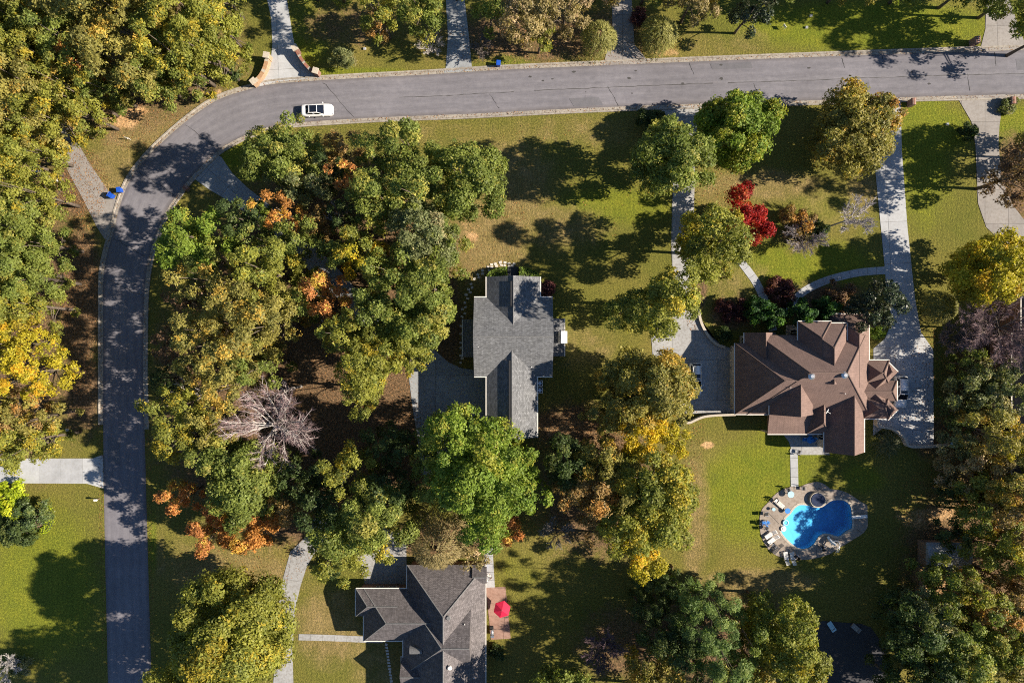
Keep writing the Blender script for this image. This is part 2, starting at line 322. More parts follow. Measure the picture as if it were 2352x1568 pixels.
# ------------------------------------------------------------------ ground
def ground():
    xs = np.r_[-1500, -700, -350, -180, np.arange(-112, 112.01, 0.65), 180, 350, 700, 1500]
    ys = np.r_[-1500, -700, -350, -160, np.arange(-84, 84.01, 0.65), 160, 350, 700, 1500]
    X, Y = np.meshgrid(xs, ys, indexing='ij'); nx, ny = X.shape
    ox = 1176 + X * PX; oy = 784 - Y * PX
    def blobs(L):
        m = np.zeros_like(X)
        for (cx, cy, rx, ry, s) in L:
            d = ((ox - cx) / rx) ** 2 + ((oy - cy) / ry) ** 2
            m = np.maximum(m, s * np.clip(1.55 - d ** 0.5 * 1.05, 0, 1))
        return m
    tan = blobs([(1000, 310, 300, 38, .45), (1120, 560, 95, 110, 1), (1180, 430, 100, 120, .8), (1260, 520, 150, 60, .7), (1330, 300, 240, 45, .5), (1750, 425, 170, 40, .8), (1640, 430, 50, 60, .6),
                 (1900, 480, 110, 60, .5), (1985, 430, 40, 60, .8), (540, 1320, 170, 75, .75), (420, 1300, 40, 90, .5), (760, 1440, 90, 90, .9), (1595, 1190, 35, 190, .8), (1740, 1335, 140, 30, .95), (620, 1330, 60, 60, .8),
                 (880, 930, 90, 60, .9), (930, 990, 60, 60, .8), (1240, 1270, 80, 60, .4), (330, 300, 140, 60, .85), (430, 230, 110, 50, .7), (520, 150, 60, 40, .6), (250, 400, 70, 90, .8), (1620, 110, 80, 40, .4), (1720, 100, 60, 40, .5),
                 (1330, 800, 110, 60, .55), (1610, 1035, 60, 40, .4), (750, 650, 450, 400, .4), (1720, 640, 60, 60, .5), (370, 1280, 16, 60, .6), (1650, 640, 60, 60, .5), (870, 1520, 80, 60, .7)])
    dirt = blobs([(285, 272, 42, 24, 1), (320, 255, 30, 12, .8), (1085, 545, 16, 10, .9), (1075, 520, 40, 30, .45), (500, 215, 10, 7, 1), (2150, 1340, 60, 75, .8), (2120, 1190, 70, 30, .6), (555, 125, 22, 9, .7), (1420, 65, 40, 70, .45),
                  (1530, 120, 40, 14, .6), (2190, 1180, 60, 25, .6), (480, 1258, 8, 6, .9), (1625, 1022, 18, 9, .95), (1290, 420, 9, 5, .7), (2010, 1350, 60, 20, .4), (1330, 990, 110, 45, .45), (690, 850, 50, 80, .4), (470, 180, 60, 14, .6)])
    lit = blobs([(740, 780, 330, 420, 1), (560, 900, 220, 320, .9), (900, 1010, 240, 130, 1), (1320, 980, 110, 60, .9), (1380, 1120, 160, 180, .85), (1250, 80, 330, 80, .7), (800, 60, 170, 60, .6), (2270, 980, 120, 260, .8),
                 (2240, 1300, 190, 230, .8), (180, 110, 360, 190, 1), (50, 690, 110, 420, 1), (170, 430, 60, 90, .85), (185, 680, 60, 190, .9), (190, 900, 60, 120, .8), (1640, 1470, 270, 120, .8), (1690, 720, 70, 45, .8), (1790, 672, 52, 30, .7), (1880, 690, 130, 45, .8),
                 (1840, 545, 70, 50, .6), (2330, 420, 60, 130, .8), (430, 460, 60, 160, .3), (1605, 660, 20, 60, .9), (1020, 740, 45, 130, 1), (2160, 1010, 80, 60, .7), (700, 1200, 160, 60, .8), (1010, 1240, 160, 50, .8), (1460, 1480, 160, 110, .7)])
    lush = blobs([(2000, 60, 300, 60, 1), (1750, 1130, 160, 130, .9), (1850, 610, 160, 60, 1), (1900, 480, 100, 40, .6), (2120, 330, 80, 200, .8), (100, 1350, 160, 210, .75), (1420, 470, 160, 50, .7), (1700, 400, 60, 20, .3), (2330, 280, 60, 40, 1), (560, 370, 60, 50, .9),
                  (700, 90, 60, 90, .8), (1170, 140, 60, 14, 1), (800, 165, 150, 12, .8), (1850, 1010, 120, 60, .9), (1980, 1100, 60, 40, .7), (1620, 300, 90, 30, .6), (350, 1250, 14, 80, .7), (1200, 1300, 70, 60, .45), (2180, 300, 60, 60, .8)])
    keep = ~inpoly(X, Y, list(offset_poly(POOL, 0.25)))
    vid = np.arange(nx * ny).reshape(nx, ny)
    a, b, c, d = vid[:-1, :-1], vid[1:, :-1], vid[1:, 1:], vid[:-1, 1:]
    ok = keep[:-1, :-1] & keep[1:, :-1] & keep[1:, 1:] & keep[:-1, 1:]
    F = np.stack([a[ok], b[ok], c[ok], d[ok]], 1)
    me = bpy.data.meshes.new('ground')
    co = np.stack([X.ravel(), Y.ravel(), np.zeros(nx * ny)], 1).astype(np.float32)
    me.vertices.add(len(co)); me.vertices.foreach_set('co', co.ravel())
    me.loops.add(F.size); me.loops.foreach_set('vertex_index', F.ravel().astype(np.int32))
    me.polygons.add(len(F)); me.polygons.foreach_set('loop_start', np.arange(0, F.size, 4, dtype=np.int32))
    me.update(calc_edges=True)
    at = me.attributes.new('cover', 'FLOAT_COLOR', 'POINT')
    at.data.foreach_set('color', np.stack([tan, dirt, lit, lush], -1).reshape(-1).astype(np.float32))
    m, t, bs, _ = newmat('lawn'); p = geo(t)
    A = N(t, 'ShaderNodeAttribute', attribute_name='cover'); sp = t.nodes.new('ShaderNodeSeparateColor'); t.links.new(A.outputs['Color'], sp.inputs[0])
    big = noise(t, p, 0.07, 5, 0.6, 0.6); mid = noise(t, p, 0.45, 6, 0.65, 0.4); fin = noise(t, p, 3.2, 5, 0.7); grn = noise(t, p, 11.0, 3, 0.7)
    tuft = N(t, 'ShaderNodeTexVoronoi', feature='F1', i_Scale=5.5, i_Randomness=1.0); t.links.new(p, tuft.inputs['Vector'])
    def edge(mask, amt=0.9, lo=0.35, hi=0.75):
        v = mth(t, 'ADD', mask, mth(t, 'MULTIPLY', mth(t, 'SUBTRACT', mid, 0.5), amt))
        v = mth(t, 'ADD', v, mth(t, 'MULTIPLY', mth(t, 'SUBTRACT', fin, 0.5), amt * 0.55))
        r = N(t, 'ShaderNodeMapRange', interpolation_type='SMOOTHSTEP'); t.links.new(v, r.inputs[0]); r.inputs[1].default_value = lo; r.inputs[2].default_value = hi
        return r.outputs[0]
    base = ramp(t, big, [(0.3, (0.097, 0.106, 0.021)), (0.5, (0.129, 0.121, 0.029)), (0.7, (0.159, 0.135, 0.038))])
    lush_c = ramp(t, mid, [(0.3, (0.106, 0.135, 0.015)), (0.7, (0.159, 0.165, 0.021))])
    c = mix(t, edge(A.outputs['Alpha'], 0.7, 0.2, 0.85), base, lush_c)
    tan_c = ramp(t, mid, [(0.3, (0.145, 0.115, 0.045)), (0.55, (0.195, 0.150, 0.066)), (0.75, (0.25, 0.185, 0.092))])
    c = mix(t, edge(sp.outputs[0], 0.8, 0.2, 0.95), c, tan_c)
    lit_c = ramp(t, fin, [(0.25, (0.056, 0.040, 0.025)), (0.5, (0.122, 0.080, 0.048)), (0.75, (0.225, 0.140, 0.088))])
    c = mix(t, edge(sp.outputs[2], 0.8, 0.3, 0.8), c, lit_c)
    dirt_c = ramp(t, mid, [(0.3, (0.345, 0.201, 0.098)), (0.7, (0.483, 0.322, 0.184))])
    c = mix(t, edge(sp.outputs[1], 0.8, 0.35, 0.8), c, dirt_c)
    wv = N(t, 'ShaderNodeTexWave', wave_type='BANDS', bands_direction='X', i_Scale=0.42, i_Distortion=1.2, i_Detail=2.0); t.links.new(p, wv.inputs['Vector']); wv.inputs['Detail Scale'].default_value = 1.5
    c = mix(t, 0.30, c, ramp(t, wv.outputs['Fac'], [(0.2, (0.86, 0.88, 0.86)), (0.8, (1.12, 1.10, 1.08))]), 'MULTIPLY')
    c = mix(t, 1.0, c, ramp(t, fin, [(0.30, (0.58, 0.61, 0.58)), (0.5, (1, 1, 1)), (0.70, (1.45, 1.38, 1.25))]), 'MULTIPLY')
    sp2 = noise(t, p, 6.5, 2, 0.5); c = mix(t, 0.9, c, ramp(t, sp2, [(0.32, (0.62, 0.64, 0.62)), (0.5, (1, 1, 1)), (0.68, (1.42, 1.38, 1.28))]), 'MULTIPLY')
    c = mix(t, 0.8, c, ramp(t, grn, [(0.3, (0.62, 0.64, 0.60)), (0.7, (1.38, 1.34, 1.24))]), 'MULTIPLY')
    t.links.new(c, bs.inputs['Base Color']); bs.inputs['Roughness'].default_value = 0.95; bs.inputs['Specular IOR Level'].default_value = 0.1
    h = mth(t, 'ADD', mth(t, 'MULTIPLY', grn, 0.6), mth(t, 'ADD', fin, mth(t, 'MULTIPLY', tuft.outputs['Distance'], -0.5)))
    bump(t, bs, h, 0.6, 0.10)
    me.materials.append(m)
    o = link(bpy.data.objects.new('ground', me)); struct(o, 'patchy autumn lawn and leaf-strewn ground between the houses', 'ground')
def offset_poly(poly, d):
    n = len(poly); out = []
    s = 1 if area(poly) > 0 else -1
    for i in range(n):
        x0, y0 = poly[i - 1]; x1, y1 = poly[(i + 1) % n]; tx, ty = x1 - x0, y1 - y0; L = math.hypot(tx, ty) + 1e-9
        out.append((poly[i][0] + s * ty / L * d, poly[i][1] - s * tx / L * d))
    return out
ground()

# ------------------------------------------------------------------ road
OUT = [(250, 1760), (248, 1568), (241, 1250), (238, 1060), (237, 950), (237, 856), (237, 723), (238, 633), (247, 580), (263, 523), (273, 480), (297, 417), (333, 367), (383, 317), (443, 267), (500, 230), (567, 207), (633, 193), (784, 182), (977, 172), (1151, 161), (1351, 152), (1568, 143), (1901, 130), (2181, 120), (2352, 115), (2600, 105)]
INN = [(352, 1760), (348, 1568), (339, 1250), (334, 1060), (331, 950), (329, 856), (330, 723), (333, 656), (343, 590), (358, 543), (380, 488), (420, 430), (450, 395), (493, 353), (520, 333), (573, 307), (647, 286), (784, 275), (920, 268), (1077, 262), (1317, 250), (1568, 240), (1901, 230), (2135, 222), (2352, 217), (2600, 207)]
NR = 320
oe = resample(crom(PP(OUT), 10), NR); ie = resample(crom(PP(INN), 10), NR)
bm = bmesh.new()
va = [bm.verts.new((*p, 0.012)) for p in oe]; vb = [bm.verts.new((*p, 0.012)) for p in ie]; vm = [bm.verts.new((*(p * 0.5 + q * 0.5), 0.035)) for p, q in zip(oe, ie)]
for i in range(NR - 1):
    bm.faces.new((va[i + 1], va[i], vm[i], vm[i + 1])); bm.faces.new((vm[i + 1], vm[i], vb[i], vb[i + 1]))
bmesh.ops.recalc_face_normals(bm, faces=bm.faces)
if bm.faces[0].normal.z < 0: bmesh.ops.reverse_faces(bm, faces=bm.faces)
uvl = bm.loops.layers.uv.new('UVMap'); uu = {}
for L_, u_ in ((va, 0.0), (vm, 0.5), (vb, 1.0)):
    for i_, v_ in enumerate(L_): uu[v_] = (u_, i_ * 0.9)
for f_ in bm.faces:
    for l_ in f_.loops: l_[uvl].uv = uu[l_.vert]
ROAD = struct(meshobj('road', bm, M['asphalt']), 'grey asphalt street bending round the wooded lot', 'road')
rnd = random.Random(5)
def ribbon(name, pts, wd, z, mat, parent, jit=0.0):
    p = np.array(pts, float); L = offset_line(p, wd / 2); R = offset_line(p, -wd / 2)
    bm = bmesh.new(); vl, vr = [], []
    for i in range(len(p)):
        j = 1 + rnd.uniform(-jit, jit); m_ = p[i]
        vl.append(bm.verts.new((*(m_ + (L[i] - m_) * j), z))); vr.append(bm.verts.new((*(m_ + (R[i] - m_) * j), z)))
    for i in range(len(p) - 1): bm.faces.new((vr[i], vr[i + 1], vl[i + 1], vl[i]))
    return meshobj(name, bm, mat, parent)
# sealed lengthwise seam and cross cracks in the asphalt
i0 = 168
for a, b in ((172, 196), (199, 236), (238, 262), (264, 300)):
    seam = [oe[i] * 0.47 + ie[i] * 0.53 + np.array([rnd.uniform(-.05, .05), rnd.uniform(-.05, .05)]) for i in range(a, b)]
    ribbon('crack', seam, 0.075, 0.039, M['crack'], ROAD, 0.6)
for i, f0, f1 in ((214, .5, .98), (232, .02, .3), (243, .55, .97), (262, .05, .28), (270, .05, .2), (286, .5, .9), (292, .03, .35), (190, .55, .9)):
    k = 9; pts = []
    for s in range(k):
        f = f0 + (f1 - f0) * s / (k - 1); pts.append(oe[i] * (1 - f) + ie[i] * f + np.array([rnd.uniform(-.08, .08), 0]))
    ribbon('crack', pts, 0.06, 0.040, M['crack'], ROAD, 0.7)
for i, n_, f0, f1 in ((236, 9, .06, .2), (262, 5, .62, .8), (205, 7, .75, .95), (150, 8, .55, .8), (60, 6, .1, .4), (296, 4, .2, .45)):   # mended patches
    q_ = [oe[k] * (1 - f0) + ie[k] * f0 for k in range(i, i + n_)] + [oe[k] * (1 - f1) + ie[k] * f1 for k in range(i + n_ - 1, i - 1, -1)]
    bmp = bmesh.new(); vs = [bmp.verts.new((*q, 0.0385)) for q in q_]; f = bmp.faces.new(vs)
    if f.normal.z < 0 or True: bmesh.ops.recalc_face_normals(bmp, faces=bmp.faces)
    meshobj('patch', bmp, M['patch'], ROAD)
for i in (96, 104, 118, 131, 160):
    pts = [oe[i] * (1 - f) + ie[i] * f + np.array([rnd.uniform(-.1, .1), rnd.uniform(-.15, .15)]) for f in np.linspace(.05, .95, 12)]
    ribbon('crack', pts, 0.05, 0.040, M['crack'], ROAD, 0.7)
for k in range(16):                                   # small oil and tar spots
    i = rnd.randint(200, 300); f = rnd.uniform(.1, .9); c = oe[i] * (1 - f) + ie[i] * f; r = rnd.uniform(.08, .34)
    bm = bmesh.new(); vs = [bm.verts.new((c[0] + r * rnd.uniform(.7, 1.3) * math.cos(a * .628), c[1] + .6 * r * rnd.uniform(.7, 1.3) * math.sin(a * .628), 0.042)) for a in range(10)]
    bm.faces.new(vs); meshobj('tar_spot', bm, M['crack'], ROAD)

# ------------------------------------------------------------------ kerb in cast lengths
KERB = struct(empty('kerb'), 'pale concrete kerb and gutter edging the asphalt street', 'kerb')
def kerb_run(edge, side, i0, i1, skip):
    seg = 6
    for i in range(i0, i1 - seg, seg):
        c = edge[i + seg // 2]
        pts = edge[i:i + seg + 1]
        prof = [(0.0, 0.012), (0.0, 0.030), (0.42, 0.024), (0.50, 0.125), (0.72, 0.13), (0.74, 0.0)]
        low = any(inpoly(np.array([c[0]]), np.array([c[1]]), s)[0] for s in skip)
        if low: prof = [(0.0, 0.012), (0.0, 0.030), (0.42, 0.026), (0.50, 0.045), (0.72, 0.062), (0.74, 0.0)]
        lines = []
        for d, z in prof: lines.append((offset_line(edge, side * d)[i:i + seg + 1], z))
        bm = bmesh.new(); G = []
        for L_, z in lines:
            q = L_.copy()
            q[0] = q[0] + (q[1] - q[0]) * 0.012; q[-1] = q[-1] + (q[-2] - q[-1]) * 0.012
            G.append([bm.verts.new((x, y, z)) for x, y in q])
        for a in range(len(G) - 1):
            for b in range(seg): bm.faces.new((G[a][b], G[a][b + 1], G[a + 1][b + 1], G[a + 1][b]))
        bm.faces.new([g[0] for g in G]); bm.faces.new([g[-1] for g in G][::-1])
        bmesh.ops.recalc_face_normals(bm, faces=bm.faces)
        meshobj('kerb_stone', bm, M['kerb'], KERB)
# outer (left / top) and inner edges; the southern stretch of the street has none
def idx_of(edge, y): return int(np.argmin(np.abs(edge[:NR // 2, 1] - P(0, y)[1])))

# ------------------------------------------------------------------ drives, courts and walks of cast slabs
DRIVES = []
def slabs(name, poly, label, mat, origin, ang, sx, sy, gap=0.035, z=0.05, base='joint', thick=0.1, cat='driveway'):
    DRIVES.append(poly)
    bm = prism_bm(list(poly), -0.12, z - 0.022); base_o = meshobj(name, bm, M[base]); struct(base_o, label, cat)
    ca, sa = math.cos(ang), math.sin(ang)
    loc = [((x - origin[0]) * ca + (y - origin[1]) * sa, -(x - origin[0]) * sa + (y - origin[1]) * ca) for x, y in poly]
    xs = [p[0] for p in loc]; ys = [p[1] for p in loc]
    for i in range(math.floor(min(xs) / sx), math.ceil(max(xs) / sx)):
        for j in range(math.floor(min(ys) / sy), math.ceil(max(ys) / sy)):
            c = clip_half(loc, 1, 0, (i + 1) * sx - gap / 2)
            if len(c) > 2: c = clip_half(c, -1, 0, -(i * sx + gap / 2))
            if len(c) > 2: c = clip_half(c, 0, 1, (j + 1) * sy - gap / 2)
            if len(c) > 2: c = clip_half(c, 0, -1, -(j * sy + gap / 2))
            if len(c) < 3 or abs(area(c)) < 0.05: continue
            q = [(origin[0] + x * ca - y * sa, origin[1] + x * sa + y * ca) for x, y in c]
            r = [q[0]]
            for p in q[1:]:
                if math.hypot(p[0] - r[-1][0], p[1] - r[-1][1]) > 0.004: r.append(p)
            if math.hypot(r[0][0] - r[-1][0], r[0][1] - r[-1][1]) < 0.004: r.pop()
            if len(r) < 3: continue
            try: meshobj('slab', prism_bm(r, z - 0.021, z + rnd.uniform(-.004, .004)), M[mat], base_o)
            except Exception: pass
    return base_o
def walk(name, cl, wd, label, mat, n, z=0.05, cat='path'):
    c = resample(crom(cl, 8), n * 4 + 1); L = offset_line(c, wd / 2); R = offset_line(c, -wd / 2)
    poly = [tuple(p) for p in L] + [tuple(p) for p in R[::-1]]
    o = struct(meshobj(name, prism_bm(poly, -0.1, z - 0.022), M['joint']), label, cat)
    for k in range(n):
        a, b = k * 4, k * 4 + 4
        l = L[a:b + 1].copy(); r = R[a:b + 1].copy()
        for q in (l, r):
            u0 = (q[1] - q[0]) / np.linalg.norm(q[1] - q[0]); q[0] += u0 * 0.02; q[-1] -= u0 * 0.02
        meshobj('slab', prism_bm([tuple(p) for p in l] + [tuple(p) for p in r[::-1]], z - 0.021, z + rnd.uniform(-.004, .004)), M[mat], o)
    return o
slabs('driveway', PP([(613, -140), (614, 0), (623, 43), (626, 100), (622, 143), (598, 188), (596, 199), (640, 188), (700, 182), (738, 179), (730, 171), (700, 150), (678, 110), (670, 67), (659, 0), (655, -140)]), 'white concrete driveway flaring between two brick entrance walls', 'conc_white', P(640, 160), math.radians(3), 3.3, 6.0)
slabs('driveway', PP([(-200, 1052), (100, 1052.5), (213, 1052), (233, 1045), (237.5, 1045), (238, 1121), (200, 1110), (0, 1109), (-200, 1108)]), 'pale concrete driveway joining the street by the yellow woods', 'conc_white', P(90, 1052), 0, 3.33, 8)
slabs('driveway', PP([(100, 285), (150, 285), (172, 317), (207, 377), (250, 440), (273, 466), (264, 505), (246, 552), (240, 548), (223, 522), (195, 465), (160, 400), (130, 337)]), 'weathered tan concrete driveway beside two blue bins', 'conc_old', P(200, 420), math.radians(-58), 3.6, 4.2)
slabs('driveway', PP([(443, 408), (470, 378), (493, 356), (508, 360), (533, 397), (567, 430), (610, 463), (700, 545), (770, 610), (850, 700), (940, 768), (990, 800), (960, 846), (900, 800), (820, 735), (730, 640), (690, 600), (640, 550), (540, 470), (483, 437)]), 'grey concrete driveway disappearing under the wooded lot', 'conc_grey', P(480, 390), math.radians(-42), 4.0, 7.0)
slabs('driveway', PP([(985, 783), (1000, 805), (1030, 832), (1060, 845), (1098, 851), (1125, 851), (1125, 1090), (968, 1090), (958, 1000), (947, 930), (939, 862), (950, 835)]), 'broad concrete parking court west of the grey-roofed house', 'conc_grey', P(1000, 862), 0, 12.0, 20.0)
slabs('driveway', PP([(1020, -140), (1024, 0), (1029, 83), (1024, 157), (1020, 168), (1090, 163), (1084, 157), (1077, 83), (1067, 0), (1060, -140)]), 'shaded grey driveway beyond the street beside a blue bin', 'conc_grey', P(1050, 100), 0, 6, 4.0)
slabs('driveway', PP([(1400, -140), (1405, 0), (1407, 67), (1387, 145), (1386, 151), (1486, 145), (1482, 133), (1457, 103), (1451, 0), (1450, -140)]), 'leaf-stained driveway between two weeping yellow-green trees', 'conc_old', P(1430, 100), 0, 5, 4.4)
slabs('driveway', PP([(2266, -140), (2265, 0), (2263, 67), (2253, 107), (2250, 117), (2400, 110), (2352, 96), (2335, 50), (2318, 0), (2312, -140)]), 'cracked pale driveway beside the bright lawn across the street', 'conc_old', P(2290, 60), math.radians(2), 4.5, 4.6)
slabs('driveway', PP([(1512, 246), (1526, 262), (1545, 290), (1548, 360), (1544, 450), (1542, 560), (1545, 640), (1552, 700), (1520, 735), (1496, 776), (1500, 830), (1545, 900), (1572, 948), (1600, 950), (1690, 948), (1690, 800), (1665, 796), (1640, 778), (1618, 756), (1608, 728), (1604, 705), (1588, 650), (1592, 560), (1595, 433), (1597, 330), (1602, 280), (1606, 243)]), 'stained concrete drive and court west of the brown-roofed house', 'conc', P(1545, 640), 0, 3.4, 6.2)
slabs('driveway', PP([(1994, 228), (2002, 250), (2006, 300), (2008, 370), (2023, 523), (2033, 626), (2036, 673), (2046, 720), (2044, 750), (2032, 778), (2006, 800), (2005, 1000), (2030, 980), (2068, 995), (2092, 1023), (2144, 1028), (2144, 956), (2143, 803), (2115, 763), (2101, 683), (2084, 523), (2071, 347), (2068, 226)]), 'long pale concrete driveway east of the brown-roofed house', 'conc_white', P(2040, 510), math.radians(3), 4.65, 6.4)
slabs('driveway', PP([(2198, 222), (2203, 232), (2231, 280), (2240, 333), (2246, 467), (2265, 522), (2300, 555), (2348, 573), (2420, 600), (2420, 540), (2352, 505), (2325, 470), (2300, 410), (2293, 333), (2295, 290), (2303, 235), (2310, 217)]), 'old concrete driveway curving away past a dark shrub', 'conc_old', P(2262, 280), 0, 3.6, 5.2)
slabs('driveway', PP([(722, 1190), (703, 1232), (667, 1266), (655, 1310), (642, 1359), (640, 1420), (633, 1500), (628, 1568), (628, 1700), (675, 1700), (674, 1568), (672, 1500), (677, 1402), (690, 1346), (705, 1300), (720, 1274), (750, 1235), (760, 1190)]), 'pale concrete driveway leading to the charcoal-roofed house', 'conc', P(660, 1330), math.radians(80), 6.0, 6.5)
slabs('driveway', PP([(764, 1195), (757, 1236), (800, 1250), (822, 1280), (840, 1345), (935, 1345), (933, 1250), (900, 1195)]), 'concrete garage court of the charcoal-roofed house', 'conc', P(880, 1300), 0, 4.0, 6.0)
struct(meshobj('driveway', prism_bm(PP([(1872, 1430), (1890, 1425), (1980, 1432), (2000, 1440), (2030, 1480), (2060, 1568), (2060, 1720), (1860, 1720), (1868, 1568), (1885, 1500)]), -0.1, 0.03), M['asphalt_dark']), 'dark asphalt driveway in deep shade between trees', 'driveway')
walk('garden_path', PP([(1700, 598), (1718, 622), (1735, 646), (1752, 680), (1768, 722), (1775, 760)]), 1.2, 'straight pale slab path past the round plum shrub', 'conc_white', 8)
walk('garden_path', PP([(2034, 621), (2000, 623), (1961, 628), (1901, 643), (1851, 666), (1821, 693), (1796, 722)]), 1.15, 'curving pale slab path from the long driveway to the brown-roofed house', 'conc_white', 13)
walk('garden_path', PP([(1823, 1030), (1824, 1070), (1825, 1117)]), 1.15, 'short straight concrete path from patio to pool', 'conc_white', 4)
walk('garden_path', PP([(686, 1462), (760, 1464), (850, 1468), (880, 1468)]), 0.95, 'narrow concrete path to the charcoal-roofed house', 'conc', 7)
walk('garden_path', PP([(1122, 1258), (1124, 1300), (1127, 1350)]), 1.3, 'bright concrete strip beside the charcoal-roofed house', 'conc_white', 5)
slabs('patio', PP([(1116, 1348), (1161, 1347), (1173, 1465), (1128, 1468)]), 'pink concrete patio under the crimson parasol', 'patio_pink', P(1116, 1348), math.radians(-3), 3.1, 4.4, cat='patio')
slabs('patio', PP([(1790, 985), (1900, 985), (1905, 1044), (1822, 1044), (1812, 1015)]), 'concrete patio under the south eave of the brown-roofed house', 'conc', P(1840, 1000), 0, 3.2, 3.0, cat='patio')
kerb_run(oe, 1, idx_of(oe, 980), NR - 1, DRIVES)
kerb_run(ie, -1, idx_of(ie, 985), NR - 1, DRIVES)
# ------------------------------------------------------------------ houses
def roof_solid(rect, z0, eave, slopes, drop=0.0, inset=0.0, ang=0.0):
    """convex solid over a plan rectangle (plan px from picture centre, y down), cut by roof planes. slopes: side -> pitch or (pitch, eave line)"""
    x0, x1, y0, y1 = rect
    X0, X1, Y1, Y0 = x0 / PX, x1 / PX, -y0 / PX, -y1 / PX
    c = Vector(((X0 + X1) / 2, (Y0 + Y1) / 2, 0))
    bm = bmesh.new(); bmesh.ops.create_cube(bm, size=1.0)
    top = eave + 14
    for v in bm.verts:
        v.co = Vector((X0 + inset if v.co.x < 0 else X1 - inset, Y0 + inset if v.co.y < 0 else Y1 - inset, z0 if v.co.z < 0 else top))
    for side, p in slopes.items():
        ln = {'W': X0, 'E': X1, 'N': Y1, 'S': Y0}[side]
        if isinstance(p, tuple): p, l2 = p; ln = l2 / PX if side in 'WE' else -l2 / PX
        n = {'W': (-p, 0, 1), 'E': (p, 0, 1), 'N': (0, p, 1), 'S': (0, -p, 1)}[side]
        co = (ln, 0, eave - drop) if side in 'WE' else (0, ln, eave - drop)
        g = list(bm.verts) + list(bm.edges) + list(bm.faces)
        r = bmesh.ops.bisect_plane(bm, geom=g, dist=1e-5, plane_co=co, plane_no=n, clear_outer=True)
        ed = [e for e in r['geom_cut'] if isinstance(e, bmesh.types.BMEdge)]
        if ed: bmesh.ops.edgenet_fill(bm, edges=ed)
    bmesh.ops.recalc_face_normals(bm, faces=bm.faces)
    if ang: bmesh.ops.rotate(bm, cent=c, matrix=Matrix.Rotation(math.radians(ang), 3, 'Z'), verts=bm.verts)
    return bm, c
def roof_uv(bm):
    uv = bm.loops.layers.uv.new('UVMap')
    for f in bm.faces:
        n = f.normal
        h = Vector((n.x, n.y, 0))
        if h.length < 1e-3: t = Vector((1, 0, 0))
        else: t = Vector((-h.y, h.x, 0)).normalized()
        s = n.cross(t)
        for l in f.loops: l[uv].uv = (l.vert.co.dot(t), l.vert.co.dot(s))
_blk = [0]
def block(house, rect, eave, slopes, roofmat, wallmat, gut='', ang=0.0, ridge='ridge', wall=True, gmat='gutter', over=0.42):
    _blk[0] += 1; k = _blk[0]
    L = -house.location
    bm, c = roof_solid(rect, eave - 0.22, eave, slopes, 0.0, 0.0, ang)
    bm.normal_update(); roof_uv(bm)
    caps = []
    for e in bm.edges:
        if len(e.link_faces) == 2:
            a, b = e.link_faces
            if a.normal.z > 0.15 and b.normal.z > 0.15 and a.normal.dot(b.normal) < 0.98: caps.append((e.verts[0].co.copy(), e.verts[1].co.copy()))
    meshobj('roof', bm, M[roofmat], house, loc=L)
    for a, b in caps:
        cb = bmesh.new(); d = (b - a).normalized(); bar(cb, a + d * 0.05, b - d * 0.05, 0.085, 6)
        meshobj('ridge_cap', cb, M[ridge], house, loc=L)
    if wall:
        bm, _ = roof_solid(rect, -0.3, eave, slopes, 0.24, over + 0.004 * (k % 9), ang)
        meshobj('wall', bm, M[wallmat], house, loc=L)
    x0, x1, y0, y1 = rect
    X0, X1, Y1, Y0 = x0 / PX, x1 / PX, -y0 / PX, -y1 / PX
    R = Matrix.Rotation(math.radians(ang), 4, 'Z')
    for s in gut:
        s_ = 0.06
        cc, sz = {'W': (((X0 - s_), (Y0 + Y1) / 2), (0.12, Y1 - Y0)), 'E': ((X1 + s_, (Y0 + Y1) / 2), (0.12, Y1 - Y0)), 'N': (((X0 + X1) / 2, Y1 + s_), (X1 - X0, 0.12)), 'S': (((X0 + X1) / 2, Y0 - s_), (X1 - X0, 0.12))}[s]
        v = Vector((cc[0], cc[1], 0)) - c; v = R @ v + c
        box('gutter', Vector((v.x, v.y, eave - 0.05)) + L, (sz[0], sz[1], 0.13), M[gmat], house, rz=math.radians(ang))
def window(house, x, y, z, face, wd, ht, mat='white'):
    a = {'W': math.pi, 'E': 0, 'N': math.pi / 2, 'S': -math.pi / 2}[face]
    n = Vector((math.cos(a), math.sin(a), 0)); L = -house.location
    c = Vector((x, y, z)) + L
    bm = bmesh.new(); bbox(bm, (0, 0, 0), (0.10, wd, ht)); f = meshobj('window', bm, M[mat], house, loc=c + n * 0.03); f.rotation_euler = (0, 0, a)
    bm = bmesh.new()
    for k in (-1, 1): bbox(bm, (0.045, k * wd * 0.235, 0), (0.03, wd * 0.40, ht * 0.86))
    meshobj('pane', bm, M['glass'], f)
def garage_door(house, x, y, wd, face='W'):
    a = {'W': math.pi, 'E': 0, 'N': math.pi / 2, 'S': -math.pi / 2}[face]; n = Vector((math.cos(a), math.sin(a), 0))
    f = meshobj('garage_door', bbox(bmesh.new(), (0, 0, 0), (0.12, wd, 2.3)), M['gutter'], house, loc=Vector((x, y, 1.15)) - house.location + n * 0.03); f.rotation_euler = (0, 0, a)
    for k in range(4): meshobj('panel', bbox(bmesh.new(), (0.07, 0, -0.86 + k * 0.57), (0.03, wd - 0.2, 0.5)), M['beige'], f)
def fixture(name, app, h, mat, house, build):
    x, y = P(*app, h); bm = bmesh.new(); build(bm); return meshobj(name, bm, M[mat], house, smooth=False, loc=Vector((x, y, h)) - house.location)

